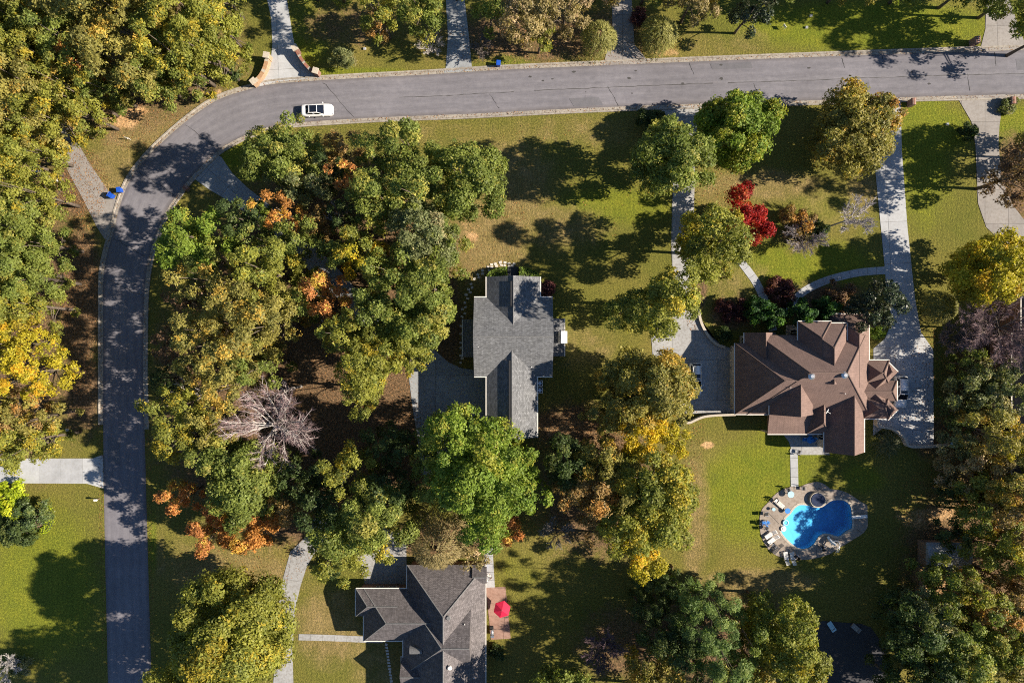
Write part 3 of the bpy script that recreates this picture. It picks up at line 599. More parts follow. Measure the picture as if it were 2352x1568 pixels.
# --- grey-roofed house
H1 = empty('house', (0.2, -1.0, 0)); tag(H1, 'grey shingled house with crossing gable wings and white chimney', 'house')
g1 = 0.52; e1 = 6.8
block(H1, (-81.4, 87.0, -94.8, 75.4), e1, {'N': g1, 'S': g1}, 'roof_grey', 'siding', 'NS')
block(H1, (-54.9, 60.5, -138.8, 0), e1 + .003, {'W': g1, 'E': g1}, 'roof_grey', 'siding', 'WE')
block(H1, (-54.9, 54.2, -10, 206.3), e1 + .002, {'W': g1, 'E': g1}, 'roof_grey', 'siding', 'WE')
block(H1, (80, 116.7, -51, 33), 3.1, {'E': 0.22}, 'roof_grey', 'siding', 'E')
block(H1, (-110, -74, -49.6, 34.6), 3.0, {'W': 0.2}, 'roof_grey', 'siding', 'W', wall=False)
for py in (-48, -6, 33): box('porch_post', Vector((-108 / PX, -py / PX, 1.4)) - H1.location, (0.16, 0.16, 2.8), M['white'], H1)
box('porch_floor', Vector((-92 / PX, 7.5 / PX, 0.12)) - H1.location, (2.1, 5.6, 0.3), M['conc_grey'], H1)
ch = box('chimney', Vector((109 / PX, 9 / PX, 4.7)) - H1.location, (0.85, 1.7, 9.8), M['white'], H1)
box('chimney_cap', Vector((0, 0, 4.96)), (1.0, 1.85, 0.12), M['white'], ch)
for k in (-1, 1): meshobj('flue', cyl(bmesh.new(), (0, k * 0.4, 5.15), 0.14, 0.14, 0.3), M['steel'], ch)
box('ridge_vent', Vector((2.8 / PX - 0.22, 100 / PX, 8.73)) - H1.location, (0.34, 3.6, 0.13), M['vent_dark'], H1)
box('ridge_vent', Vector((-0.25 / PX - 0.24, -112 / PX, 8.61)) - H1.location, (0.36, 9.6, 0.13), M['vent_dark'], H1)
for ap, h in (((1098.6, 796), 8.7), ((1221, 842), 7.5)):
    fixture('vent_pipe', ap, h, 'white', H1, lambda b: cyl(b, (0, 0, 0), 0.06, 0.06, 0.7, 8))
for y in (-78, -30, 20): window(H1, -81.4 / PX + 0.43, -y / PX, 4.2, 'W', 1.1, 1.5)
for y in (90, 140): garage_door(H1, -54.9 / PX + 0.43, -y / PX, 2.6)
for y in (-75, 55): window(H1, 87.0 / PX - 0.43, -y / PX, 4.2, 'E', 1.1, 1.5)
for x in (-25, 30): window(H1, x / PX, 138.8 / PX - 0.43, 4.2, 'N', 1.1, 1.5)
st = box('front_steps', Vector((P(*Z(1, 1, 1183, 302), 0.4)[0], P(*Z(1, 1, 1183, 302), 0.4)[1], 0.3)) - H1.location, (1.6, 1.4, 0.6), M['darkfab'], H1)
for k in range(4): box('step', Vector((0, 0.9 + 0.2 * k, -0.02 - 0.15 * k)), (1.6, 0.26, 0.36), M['darkfab'], st)

# --- brown-roofed house
H2 = empty('house', (43.5, -4.2, 0)); tag(H2, 'large brown shingled house with many steep hips, gables and beige walls', 'house')
q = 1.03
B = 'roof_brown'; Wm = 'beige'; kw = dict(ridge='ridge_brown')
block(H2, (495, 700, 3.8, 161.2), 3.498, {'W': q, 'N': q, 'S': q}, B, Wm, 'WS', **kw)
block(H2, (522, 793, -14, 161.6), 3.5, {'W': q, 'N': (q, -32.0), 'S': q, 'E': q}, B, Wm, 'S', **kw)
block(H2, (515.7, 585.3, -19.5, 70), 3.502, {'W': q, 'E': q}, B, Wm, 'W', **kw)
block(H2, (702, 792.5, -61, 100), 3.503, {'W': q, 'E': q, 'N': q}, B, Wm, 'EN', **kw)
block(H2, (622.6, 729, -39.8, 90), 5.5, {'W': q, 'E': q, 'N': q}, B, Wm, 'EN', **kw)
block(H2, (622.4, 695, -43.5, 60), 5.503, {'W': q, 'E': q, 'N': q}, B, Wm, 'NW', **kw)
block(H2, (730, 855, 87, 132), 3.504, {'N': q, 'S': q, 'E': q}, B, Wm, 'E', **kw)
for (mx, my), a in (((845.8, 162.6), -45), ((845.8, 56.4), 45)):
    d = 38; s = 0.7071
    cx, cy = mx - d * s, my - d * s * (1 if a < 0 else -1)
    block(H2, (cx - d, cx + d, cy - 15.8, cy + 15.8), 3.506, {'N': q, 'S': q, 'E': q}, B, Wm, 'E', ang=a, over=0.3, **kw)
block(H2, (778, 838, 41.6, 96), 3.507, {'W': q, 'E': q, 'N': q, 'S': q}, B, Wm, 'N', **kw)
block(H2, (778, 838, 122, 171.3), 3.508, {'W': q, 'E': q, 'N': q, 'S': q}, B, Wm, 'S', **kw)
block(H2, (693, 781.8, 100, 246), 3.509, {'W': q, 'E': q}, B, Wm, 'WE', **kw)
block(H2, (562.9, 659, 60, 160), 5.0, {'W': q, 'E': q}, B, Wm, 'W', **kw)
block(H2, (655, 709, 110, 205.5), 3.2, {'W': q, 'E': q, 'S': q}, B, Wm, 'S', **kw)
block(H2, (569, 672, 150, 205.8), 3.203, {'S': 0.25}, B, Wm, 'S', wall=False, **kw)
for x in (573, 620, 668): box('porch_post', Vector((x / PX, -203 / PX, 1.5)) - H2.location, (0.25, 0.25, 3.0), M['beige'], H2)
for y in (40, 82, 124): garage_door(H2, 495 / PX + 0.44, -y / PX, 2.3)
for y in (-2,): window(H2, 515.7 / PX + 0.44, -y / PX, 1.9, 'W', 1.0, 1.6)
for y in (-20, 10): window(H2, 622.6 / PX + 0.46, -y / PX, 3.0, 'W', 0.9, 2.6)
for y in (200, 226): window(H2, 781.8 / PX - 0.44, -y / PX, 1.8, 'E', 1.0, 1.6)
for y in (185, 215): window(H2, 693 / PX + 0.44, -y / PX, 1.8, 'W', 1.0, 1.8)
def dome(b):
    cyl(b, (0, 0, 0.0), 0.34, 0.34, 0.5, 12); cyl(b, (0, 0, 0.36), 0.50, 0.22, 0.26, 12)
for z, h in (((884, 1022), 9.75), ((1112, 1015), 9.85)): fixture('turbine_vent', Z(2, 1, *z), h, 'steel', H2, dome)
for z, h in (((738, 1100), 7.9), ((1114, 1141), 7.0)): fixture('vent_pipe', Z(2, 1, *z), h, 'white', H2, lambda b: cyl(b, (0, 0, 0), 0.06, 0.06, 0.8, 8))
def dish(b):
    cyl(b, (0, 0, 0), 0.42, 0.30, 0.07, 18, Matrix.Rotation(math.radians(62), 4, 'Y') @ Matrix.Rotation(0.5, 4, 'X')); bar(b, (0, 0, -1.0), (0, 0, 0), 0.04); bar(b, (0, 0, 0), (0.5, -0.3, -0.05), 0.03)
fixture('satellite_dish', Z(2, 1, 997, 1266), 5.9, 'white', H2, dish)

# --- charcoal-roofed house
H3 = empty('house', (-11.5, -43.5, 0)); tag(H3, 'charcoal shingled house with hipped wings and arched roof vent', 'house')
r3 = 0.82; C = 'roof_char'
block(H3, (-234, -59, 497, 900), 3.2, {'W': r3, 'E': r3, 'N': r3}, C, 'redbrick', 'EW')
block(H3, (-330, -160, 550, 666), 3.203, {'N': r3, 'S': r3, 'W': r3}, C, 'redbrick', 'SWN')
block(H3, (-347.8, -250, 549.6, 611), 3.205, {'N': r3, 'S': r3, 'W': r3}, C, 'redbrick', 'WN')
block(H3, (-242, -90, 556, 742), 3.30, {'N': r3, 'S': r3, 'W': r3}, C, 'redbrick', 'W')
block(H3, (-246, -150, 700, 768), 3.207, {'N': r3, 'S': r3}, C, 'redbrick', 'W')
block(H3, (-88, -56, 500, 536), 3.6, {'N': r3, 'S': r3}, C, 'redbrick', '')
def halfvent(b):
    for k in range(7):
        a0 = k / 7 * math.pi; a1 = (k + 1) / 7 * math.pi
        for x in (0,):
            vs = [b.verts.new((-0.9, 0.62 * math.cos(a0), 0.6 * math.sin(a0))), b.verts.new((-0.9, 0.62 * math.cos(a1), 0.6 * math.sin(a1))), b.verts.new((1.0, 0.35 * math.cos(a1), 0.6 + 0.35 * math.sin(a1))), b.verts.new((1.0, 0.35 * math.cos(a0), 0.6 + 0.35 * math.sin(a0)))]
            b.faces.new(vs)
    bmesh.ops.remove_doubles(b, verts=b.verts, dist=1e-4)
fixture('arched_roof_vent', Z(1, 2, 515, 1335), 5.15, 'ridge', H3, halfvent)
for z, h in (((738, 1115), 7.6), ((747, 1460), 7.6)): fixture('round_roof_vent', Z(1, 2, *z), h, 'gutter' if z[1] > 1300 else 'ridge', H3, lambda b: (cyl(b, (0, 0, -0.1), 0.2, 0.2, 0.5, 12), cyl(b, (0, 0, 0.2), 0.34, 0.26, 0.14, 14)))
for z, h in (((850, 1155), 6.0), ((915, 1523), 5.2)): fixture('vent_pipe', Z(1, 2, *z), h, 'white', H3, lambda b: cyl(b, (0, 0, 0.1), 0.07, 0.07, 0.7, 8))
fixture('flue_vent', Z(1, 2, 818, 1325), 6.6, 'white', H3, lambda b: (cyl(b, (0, 0, -0.2), 0.12, 0.12, 1.3, 10), cyl(b, (0, 0, 0.5), 0.24, 0.16, 0.2, 10)))
for y in (600, 690): window(H3, -59 / PX - 0.44, -y / PX, 1.7, 'E', 1.2, 1.4)
for x in (-300, -270): window(H3, x / PX, -550 / PX - 0.44, 1.7, 'N', 1.1, 1.4)
for y in (580, 640): window(H3, -330 / PX + 0.44, -y / PX, 1.7, 'W', 1.1, 1.4)

# --- house at the eastern edge
H4 = empty('house', (80, -9, 0)); tag(H4, 'dark grey shingled house half hidden behind trees with white gutters', 'house')
block(H4, (1092, 1330, -20, 313), 5.2, {'W': 0.6, 'E': 0.6}, 'roof_slate', 'redbrick', 'W')
block(H4, (1112, 1310, -95, 10), 5.203, {'W': 0.6, 'E': 0.6}, 'roof_slate', 'redbrick', 'WN')
for y in (20, 70, 120, 190, 250, 290): window(H4, 1092 / PX + 0.44, -y / PX, 3.6, 'W', 1.1, 1.6)
# --- shed
SH = empty('shed', (64.5, -31.5, 0)); tag(SH, 'garden shed with pale metal roof half under the trees', 'shed')
block(SH, (925, 1022, 448, 512), 3.0, {'N': 0.35, 'S': 0.35}, 'roof_metal', 'wood', '', wall=True, ridge='roof_metal')
# ------------------------------------------------------------------ foliage
RS = np.random.RandomState(11)
PAL = {  # main, second, accent, accent share
 'G': ((0.207, 0.238, 0.047), (0.120, 0.156, 0.034), (0.338, 0.310, 0.066), .18), 'BG': ((0.206, 0.274, 0.036), (0.132, 0.204, 0.031), (0.324, 0.324, 0.048), .2),
 'YG': ((0.270, 0.266, 0.043), (0.156, 0.178, 0.036), (0.396, 0.312, 0.036), .18), 'OG': ((0.315, 0.271, 0.064), (0.192, 0.185, 0.053), (0.476, 0.317, 0.059), .18),
 'Y': ((0.564, 0.396, 0.019), (0.360, 0.288, 0.024), (0.600, 0.348, 0.022), .25), 'YY': ((0.444, 0.366, 0.026), (0.282, 0.264, 0.031), (0.564, 0.348, 0.024), .2),
 'O': ((0.528, 0.246, 0.060), (0.372, 0.174, 0.048), (0.600, 0.372, 0.066), .25), 'OC': ((0.600, 0.282, 0.086), (0.444, 0.186, 0.066), (0.620, 0.432, 0.078), .25),
 'OB': ((0.330, 0.214, 0.078), (0.216, 0.158, 0.060), (0.504, 0.264, 0.072), .3), 'R': ((.36, .022, .018), (.22, .012, .012), (.40, .09, .03), .15),
 'DG': ((0.077, 0.110, 0.031), (0.054, 0.082, 0.026), (0.128, 0.150, 0.039), .12), 'GG': ((0.215, 0.230, 0.092), (0.138, 0.161, 0.066), (0.353, 0.310, 0.152), .18),
 'BR': ((0.330, 0.259, 0.112), (0.223, 0.180, 0.079), (0.476, 0.346, 0.198), .22), 'BN': ((0.216, 0.134, 0.078), (0.150, 0.094, 0.058), (0.288, 0.186, 0.102), .2),
 'MG': ((.034, .050, .020), (.024, .037, .015), (.07, .075, .035), .1), 'PI': ((0.154, 0.214, 0.059), (0.099, 0.158, 0.047), (0.215, 0.259, 0.073), .15),
 'LY': ((.036, .092, .022), (.026, .068, .018), (.09, .19, .022), .15), 'WI': ((0.318, 0.294, 0.084), (0.216, 0.216, 0.066), (0.408, 0.336, 0.108), .2),
 'PL': ((.14, .050, .050), (.09, .035, .040), (.22, .10, .07), .2), 'LM': ((0.432, 0.504, 0.024), (0.288, 0.372, 0.024), (0.540, 0.540, 0.036), .2), 'HD': ((0.192, 0.276, 0.038), (0.132, 0.204, 0.031), (0.264, 0.324, 0.054), .2)}
def unit(v): return v / (np.linalg.norm(v, axis=-1, keepdims=True) + 1e-9)
def quads_mesh(name, c, n, size, asp, col, mat, parent, roll=None, bend=0.25):
    """one small bent leaf spray per point: one triangle"""
    k = len(c); n = unit(n)
    r = unit(RS.normal(size=(k, 3))) if roll is None else unit(roll)
    t = unit(r - n * (r * n).sum(1, keepdims=True)); b = np.cross(n, t)
    s = size[:, None] * 0.5
    v = np.empty((k, 3, 3), np.float32)
    v[:, 0] = c - t * s - b * s * asp; v[:, 1] = c - t * s * RS.uniform(.4, 1, (k, 1)) + b * s * asp; v[:, 2] = c + t * s
    me = bpy.data.meshes.new(name)
    me.vertices.add(k * 3); me.vertices.foreach_set('co', v.ravel())
    me.loops.add(k * 3); me.loops.foreach_set('vertex_index', np.arange(k * 3, dtype=np.int32))
    me.polygons.add(k); me.polygons.foreach_set('loop_start', np.arange(0, k * 3, 3, dtype=np.int32))
    me.update(calc_edges=True)
    at = me.attributes.new('col', 'FLOAT_COLOR', 'POINT')
    cc = np.ones((k, 3, 4), np.float32); cc[:, :, :3] = np.clip(col, 0.004, 0.8)[:, None, :]
    at.data.foreach_set('color', cc.ravel())
    me.materials.append(mat)
    return link(bpy.data.objects.new(name, me), parent)
def tube(bm, pts, rad, seg=6):
    rings = []
    for i, p in enumerate(pts):
        p = Vector(p); d = (Vector(pts[min(i + 1, len(pts) - 1)]) - Vector(pts[max(i - 1, 0)])).normalized()
        q_ = d.to_track_quat('Z', 'Y')
        rings.append([bm.verts.new(p + q_ @ Vector((rad[i] * math.cos(a * 2 * math.pi / seg), rad[i] * math.sin(a * 2 * math.pi / seg), 0))) for a in range(seg)])
    for i in range(len(rings) - 1):
        for a in range(seg): bm.faces.new((rings[i][a], rings[i][(a + 1) % seg], rings[i + 1][(a + 1) % seg], rings[i + 1][a]))
    bm.faces.new(rings[0][::-1]); bm.faces.new(rings[-1])
LEAVES = [0]; HS = 1.12
def crown_mesh(parent, R, zc, V, pal, dens=1.0, fine=1.0, rough=1.0, mat='leaf', low=-0.35, name='crown', needle=False, solid=1.0):
    c1, c2, c3, pa = [np.array(p) if not np.isscalar(p) else p for p in PAL[pal]]
    ph = RS.uniform(0, 6.28, 6)
    n = int(np.clip(R * R * 1.25 * rough ** .5, 12, 78)); ni = max(3, n // 3)
    C_, N_, S_, K_ = [], [], [], []
    lob = []
    ga = 2.39996
    for i in range(n + ni):
        if i < n:
            z = low + (1 - low) * ((i + 0.5) / n) + RS.uniform(-.08, .08); z = min(max(z, -0.9), 0.99)
            th = i * ga + RS.uniform(-.35, .35); rr = math.sqrt(max(0, 1 - z * z)); k = RS.uniform(.80, 1.02)
        else:
            z = RS.uniform(-.3, .6); th = RS.uniform(0, 6.28); rr = math.sqrt(1 - z * z); k = RS.uniform(.1, .5)
        f = 1 + .17 * math.sin(2 * th + ph[0]) + .12 * math.sin(3 * th + ph[1]) + .08 * math.sin(5 * th + ph[2])
        f = 1 + (f - 1) * rough
        lr = max(0.3, R * RS.uniform(.17, .30))
        Rk = max(R * .4, R * f - lr * .8) * k; Vk = max(V * .4, V - lr * .6) * k
        lob.append((np.array([rr * math.cos(th) * Rk, rr * math.sin(th) * Rk, zc + z * Vk * RS.uniform(.9, 1.1)]), lr, i < n))
    ctr = np.array([l[0] for l in lob if l[2]]); rad_ = np.array([l[1] for l in lob if l[2]])
    lo = (ctr[:, :2] - rad_[:, None]).min(0); hi = (ctr[:, :2] + rad_[:, None]).max(0); cen = (lo + hi) / 2; sc_ = 2.04 * R / ((hi - lo).mean() + 1e-6)
    lob = [(np.array([(c[0] - cen[0]) * sc_, (c[1] - cen[1]) * sc_, c[2]]), r, o_) for c, r, o_ in lob]
    for lc, lr, outer in lob:
        lt = RS.uniform(); acc = RS.uniform() < pa; br = RS.uniform(.84, 1.16)
        nc = int((16.5 * lr * lr + 9) * dens * (1 if outer else .6))
        d = unit(RS.normal(size=(nc, 3))); d[:, 2] = np.where(d[:, 2] < -.45, -d[:, 2], d[:, 2])
        cl = lc + d * (lr * RS.uniform(.62, 1.08, (nc, 1))) * np.array([1, 1, .8])
        ln = max(4, int(13 * fine))
        idx = np.repeat(np.arange(nc), ln)
        cn = unit(d[idx] * 1.0 + unit(cl[idx] - np.array([0, 0, zc - V * .4])) * 0.6)
        off = RS.normal(size=(len(idx), 3)) * 0.30 * min(1.15, .55 + lr * .32)
        off -= cn * (off * cn).sum(1, keepdims=True) * .55
        C_.append(cl[idx] + off); N_.append(cn + RS.normal(size=(len(idx), 3)) * .5)
        S_.append(RS.uniform(.22, .48, len(idx)) * min(1.0, .6 + lr * .28))
        cb = (c1 + (c2 - c1) * np.clip(lt * .75 + RS.uniform(-.35, .35, (nc, 1)), 0, 1))
        a_ = (RS.uniform(size=(nc, 1)) < (.62 if acc else pa * .22)); cb = np.where(a_, c3, cb)
        K_.append(cb[idx] * br * RS.uniform(.72, 1.28, (len(idx), 1)))
    C_, N_, S_, K_ = map(np.concatenate, (C_, N_, S_, K_))
    ok = C_[:, 2] > 0.12
    C_, N_, S_, K_ = C_[ok], N_[ok], S_[ok], K_[ok]
    LEAVES[0] += len(C_)
    asp = .75 if not needle else .24
    if needle: S_ = S_ * 1.5
    return quads_mesh(name, C_, N_, S_, asp, K_, M[mat], parent), lob
def trunk_mesh(parent, h, zc, lob, rad, mat='bark', nl=7):
    bm = bmesh.new(); k = RS.uniform(-.35, .35, (2,))
    top = zc + 0.35 * (h - zc)
    pts = [(0, 0, -0.25), (k[0] * .15, k[1] * .15, h * .12), (k[0] * .5, k[1] * .5, h * .33), (k[0], k[1], zc), (k[0] * 1.3, k[1] * 1.3, top)]
    tube(bm, pts, [rad * 1.45, rad * 1.05, rad * .85, rad * .5, rad * .16], 8)
    sel = [l for l in lob if l[2]]
    for i in range(min(nl, len(sel))):
        lc = sel[(i * 5 + 2) % len(sel)][0]; s = RS.uniform(.38, .72); z0 = max(0.3, zc * s)
        a = np.array([k[0] * s, k[1] * s, z0]); m_ = (a + lc) / 2 + np.array([0, 0, .25 * abs(lc[2] - z0)])
        tube(bm, [tuple(a), tuple(m_), tuple(lc)], [rad * .42, rad * .28, rad * .08], 5)
    return meshobj('trunk', bm, M[mat], parent, smooth=True)
def tree(name, x, y, r, h, pal, label, group=None, cat='tree', dens=1.0, fine=1.0, rough=1.0, mat='leaf', low=-0.8, mid=0.55, needle=False, nl=7, flat=1.0):
    h = h * HS; r = r * 1.06
    hm = h * mid; px, py = P(x, y, hm); R = r / PX * (1 - hm / HC); V = (h - hm) * 1.02 * flat
    o = empty(name, (px, py, 0), 0.0); tag(o, label, cat, group)
    _, lob = crown_mesh(o, R, hm, V, pal, dens, fine, rough, mat, low, needle=needle)
    trunk_mesh(o, h, hm, lob, 0.05 + 0.009 * h, nl=nl)
    return o
def shrub(name, x, y, r, h, pal, label, group=None, dens=1.3, fine=1.2, mat='leaf', needle=False, rough=0.8):
    hm = h * .5; px, py = P(x, y, hm); R = r / PX * (1 - hm / HC)
    o = empty(name, (px, py, 0)); tag(o, label, 'shrub', group)
    _, lob = crown_mesh(o, R, hm, h * .52, pal, dens, fine, rough, mat, -0.5, name='foliage', needle=needle)
    bm = bmesh.new()
    for i in range(4):
        lc = lob[(i * 3) % len(lob)][0]; tube(bm, [(0.05 * i - .1, 0, -0.1), tuple(lc * np.array([.4, .4, .6])), tuple(lc)], [.05, .04, .015], 5)
    meshobj('stem', bm, M['bark'], o); return o
def bare(name, x, y, r, h, label, barkmat='palebark', twig=(.22, .12, .11), nb=13, group=None, cat='tree', lean=(0, 0), density=1.0, thick=1.0):
    hm = h * .62; px, py = P(x, y, hm); R = r / PX * (1 - hm / HC)
    o = empty(name, (px - lean[0], py - lean[1], 0)); tag(o, label, cat, group)
    bm = bmesh.new(); tb = bmesh.new(); rnd_ = random.Random(int(x * 7 + y))
    L = Vector((lean[0], lean[1], 0))
    tr = 0.04 + 0.011 * h * thick
    tube(bm, [(0, 0, -.2), tuple(L * .3 + Vector((0, 0, h * .25))), tuple(L * .7 + Vector((0, 0, h * .5))), tuple(L + Vector((0, 0, h * .74)))], [tr * 1.3, tr, tr * .75, tr * .3], 7)
    tw = []
    for i in range(nb):
        s = rnd_.uniform(.28, .7); a = L * s + Vector((0, 0, h * s)); th = i * 2.4 + rnd_.uniform(-.4, .4)
        e = L + Vector((math.cos(th) * R * rnd_.uniform(.75, 1.05), math.sin(th) * R * rnd_.uniform(.75, 1.05), h * rnd_.uniform(.62, .95)))
        m_ = a.lerp(e, .5) + Vector((rnd_.uniform(-.3, .3), rnd_.uniform(-.3, .3), rnd_.uniform(.1, .5)))
        tube(bm, [a, m_, e], [tr * .55, tr * .3, .02], 5)
        for j in range(int(11 * density)):
            f = rnd_.uniform(.2, .95); b0 = a.lerp(m_, f * 2) if f < .5 else m_.lerp(e, f * 2 - 1)
            d = (e - a).normalized() + Vector((rnd_.gauss(0, .6), rnd_.gauss(0, .6), rnd_.gauss(.15, .35))); d.normalize()
            l = R * rnd_.uniform(.22, .45); b1 = b0 + d * l
            tube(bm, [b0, b0.lerp(b1, .5) + Vector((rnd_.uniform(-.1, .1), rnd_.uniform(-.1, .1), .06)), b1], [tr * .18 + .012, tr * .1 + .01, .012], 4)
            for k in range(int(13 * density)):
                g = rnd_.uniform(.15, 1); c0 = b0.lerp(b1, g); d2 = d + Vector((rnd_.gauss(0, .7), rnd_.gauss(0, .7), rnd_.gauss(.1, .4))); d2.normalize()
                c1_ = c0 + d2 * R * rnd_.uniform(.08, .2); tw.append((c0, c1_))
    meshobj('trunk', bm, M[barkmat], o)
    for c0, c1_ in tw:
        side = (c1_ - c0).cross(Vector((0, 0, 1))); side = side.normalized() * 0.026 if side.length > 1e-6 else Vector((0.02, 0, 0))
        v = [tb.verts.new(c0 - side), tb.verts.new(c0 + side), tb.verts.new(c1_)]; tb.faces.new(v)
        w_ = Vector((0, 0, .022)); v = [tb.verts.new(c0 - w_), tb.verts.new(c0 + w_), tb.verts.new(c1_)]; tb.faces.new(v)
    nm = 'twig_' + '_'.join(str(int(v * 100)) for v in twig)
    if nm not in M: M[nm] = mat_plain(nm, twig, 0.9, 0.25, 3)
    meshobj('twigs', tb, M[nm], o); return o
def willow(name, x, y, r, h, pal, label, group=None):
    hm = h * .6; px, py = P(x, y, hm); R = r / PX * (1 - hm / HC)
    o = empty(name, (px, py, 0)); tag(o, label, 'tree', group)
    c1, c2 = np.array(PAL[pal][0]), np.array(PAL[pal][1])
    k = int(260 * R); th = RS.uniform(0, 6.28, k); rad = R * np.sqrt(RS.uniform(0.02, 1, k)) * (1 + .12 * np.sin(3 * th + 1))
    z0 = h * (1 - .45 * (rad / R) ** 2) + RS.normal(size=k) * .15
    out = np.stack([np.cos(th), np.sin(th), np.zeros(k)], 1)
    C_, N_, T_, K_ = [], [], [], []
    for s in range(5):
        f = s / 5
        C_.append(np.stack([np.cos(th) * (rad + f * .5), np.sin(th) * (rad + f * .5), np.maximum(.3, z0 - f * f * h * .55 - f * .2)], 1) + RS.normal(size=(k, 3)) * .06)
        N_.append(out * (.25 + f) + np.array([0, 0, 1.0 - f * .5]) + RS.normal(size=(k, 3)) * .35); T_.append(out * (1 - f * .6) - np.array([0, 0, f]) + RS.normal(size=(k, 3)) * .25)
        K_.append((c1 + (c2 - c1) * RS.uniform(0, 1, (k, 1))) * RS.uniform(.75, 1.25, (k, 1)))
    C_, N_, T_, K_ = map(np.concatenate, (C_, N_, T_, K_)); LEAVES[0] += len(C_)
    quads_mesh('crown', C_, N_, RS.uniform(.4, .62, len(C_)), .22, K_, M['leaf'], o, roll=T_)
    trunk_mesh(o, h, hm, [(np.array([R * .5 * math.cos(a), R * .5 * math.sin(a), h * .75]), .3, True) for a in range(6)], .12, nl=6); return o
def hedge(name, poly, h, pal, label, top_round=0.15, step=None, group=None):
    o = empty(name, (sum(p[0] for p in poly) / len(poly), sum(p[1] for p in poly) / len(poly), 0)); tag(o, label, 'hedge', group)
    c0 = np.array([o.location.x, o.location.y, 0])
    a = abs(area(poly)); k = int(a * 70) + 30
    xs = np.array([p[0] for p in poly]); ys = np.array([p[1] for p in poly]); X = RS.uniform(xs.min(), xs.max(), k * 4); Y = RS.uniform(ys.min(), ys.max(), k * 4)
    ok = inpoly(X, Y, poly); X, Y = X[ok][:k], Y[ok][:k]
    C_ = [np.stack([X, Y, h + RS.uniform(-.12, .05, len(X))], 1)]; N_ = [np.tile([0, 0, 1.0], (len(X), 1)) + RS.normal(size=(len(X), 3)) * .45]
    n = len(poly); s = 1 if area(poly) > 0 else -1
    for i in range(n):
        p, q_ = np.array(poly[i]), np.array(poly[(i + 1) % n]); L_ = np.linalg.norm(q_ - p); m_ = int(L_ * h * 45) + 4
        t = RS.uniform(0, 1, m_); z = RS.uniform(.05, h, m_); nn = np.array([(q_ - p)[1], -(q_ - p)[0], 0]) / (L_ + 1e-9) * s
        xy = p + (q_ - p) * t[:, None]; C_.append(np.c_[xy, z] + nn * RS.uniform(-.12, .06, (m_, 1))); N_.append(nn + RS.normal(size=(m_, 3)) * .45)
    C_, N_ = np.concatenate(C_), np.concatenate(N_); c1, c2 = np.array(PAL[pal][0]), np.array(PAL[pal][1])
    K_ = (c1 + (c2 - c1) * RS.uniform(0, 1, (len(C_), 1))) * RS.uniform(.7, 1.3, (len(C_), 1)); LEAVES[0] += len(C_)
    quads_mesh('foliage', C_ - c0, N_, RS.uniform(.14, .26, len(C_)), .65, K_, M['leaf'], o)
    core = [(p[0] * .94 + o.location.x * .06 - o.location.x, p[1] * .94 + o.location.y * .06 - o.location.y) for p in poly]
    meshobj('stem', prism_bm(core, -0.1, h * .86), M['hedgecore'], o); return o
M['hedgecore'] = mat_plain('hedge_wood', (0.03, 0.035, 0.015), 0.95, 0.3, 5)
# ------------------------------------------------------------------ trees and shrubs
NAMES = {'G': 'green', 'YG': 'yellow-green', 'OG': 'olive', 'O': 'orange', 'Y': 'golden yellow', 'YY': 'yellow', 'DG': 'dark green', 'GG': 'grey-green', 'BR': 'brownish olive', 'OB': 'orange-brown', 'BG': 'bright green', 'PI': 'pine green', 'BN': 'brown'}
def wood(rows, mid=.5):
    for (x, y, r, h, pal, l) in rows: tree('broadleaf_tree', x, y, r, h, pal, l, mid=mid)
BW = 'in the wood outside the street bend'
wood([(40, 55, 78, 20, 'YG', 'big yellow-green tree deep ' + BW), (130, 30, 68, 19, 'OG', 'olive tree beside the big yellow-green one ' + BW), (215, 45, 72, 20, 'OG', 'broad olive tree above the fiery orange one ' + BW), (300, 60, 80, 21, 'OG', 'broadest gold-flecked olive tree ' + BW), (375, 35, 70, 20, 'OG', 'olive tree between the broadest one and the grass ' + BW), (455, 55, 80, 20, 'YG', 'tall yellow-green tree at the grassy edge ' + BW), (480, 120, 55, 18, 'YG', 'yellow-green tree closest to the brick entrance wall'), (420, 135, 68, 18, 'YG', 'yellow-green tree behind the one closest to the entrance wall'), (95, 130, 66, 18, 'YG', 'yellow-green tree on the west side of the fiery orange one'),
      (300, 150, 72, 19, 'OG', 'olive tree on the east side of the fiery orange one'), (355, 178, 52, 15, 'G', 'green tree at the dirt edge ' + BW), (25, 195, 74, 19, 'OG', 'wide olive tree above the tan driveway ' + BW), (105, 215, 70, 18, 'OG', 'orange-flecked olive tree below the fiery orange one'), (180, 215, 60, 17, 'YG', 'yellow-green tree touching the fiery orange one'), (232, 195, 44, 16, 'G', 'small green tree tucked under the fiery orange one'), (125, 272, 56, 16, 'YG', 'yellow-green tree at the top of the tan driveway'), (55, 285, 62, 17, 'OG', 'olive tree beside the top of the tan driveway'), (198, 258, 38, 14, 'YG', 'small yellow-green tree above the bare dirt patch'), (436, 180, 38, 13, 'G', 'low green tree beside the dark round verge shrub'), (15, 110, 60, 19, 'G', 'green tree filling the thick ' + BW[7:]), (262, 215, 28, 10, 'G', 'low green tree next to the bare dirt patch'), (175, 110, 60, 18, 'G', 'dark-gapped green tree just above the fiery orange one'), (90, 40, 50, 16, 'DG', 'dark green tree filling a gap ' + BW), (400, 95, 50, 16, 'G', 'green tree with pale limbs ' + BW), (515, 65, 32, 16, 'G', 'narrow green tree along the grass by the white driveway')])
tree('broadleaf_tree', 205, 152, 44, 15, 'O', 'fiery orange tree glowing inside the wood outside the street bend', rough=.8)
WW = 'in the strip of woods west of the street'
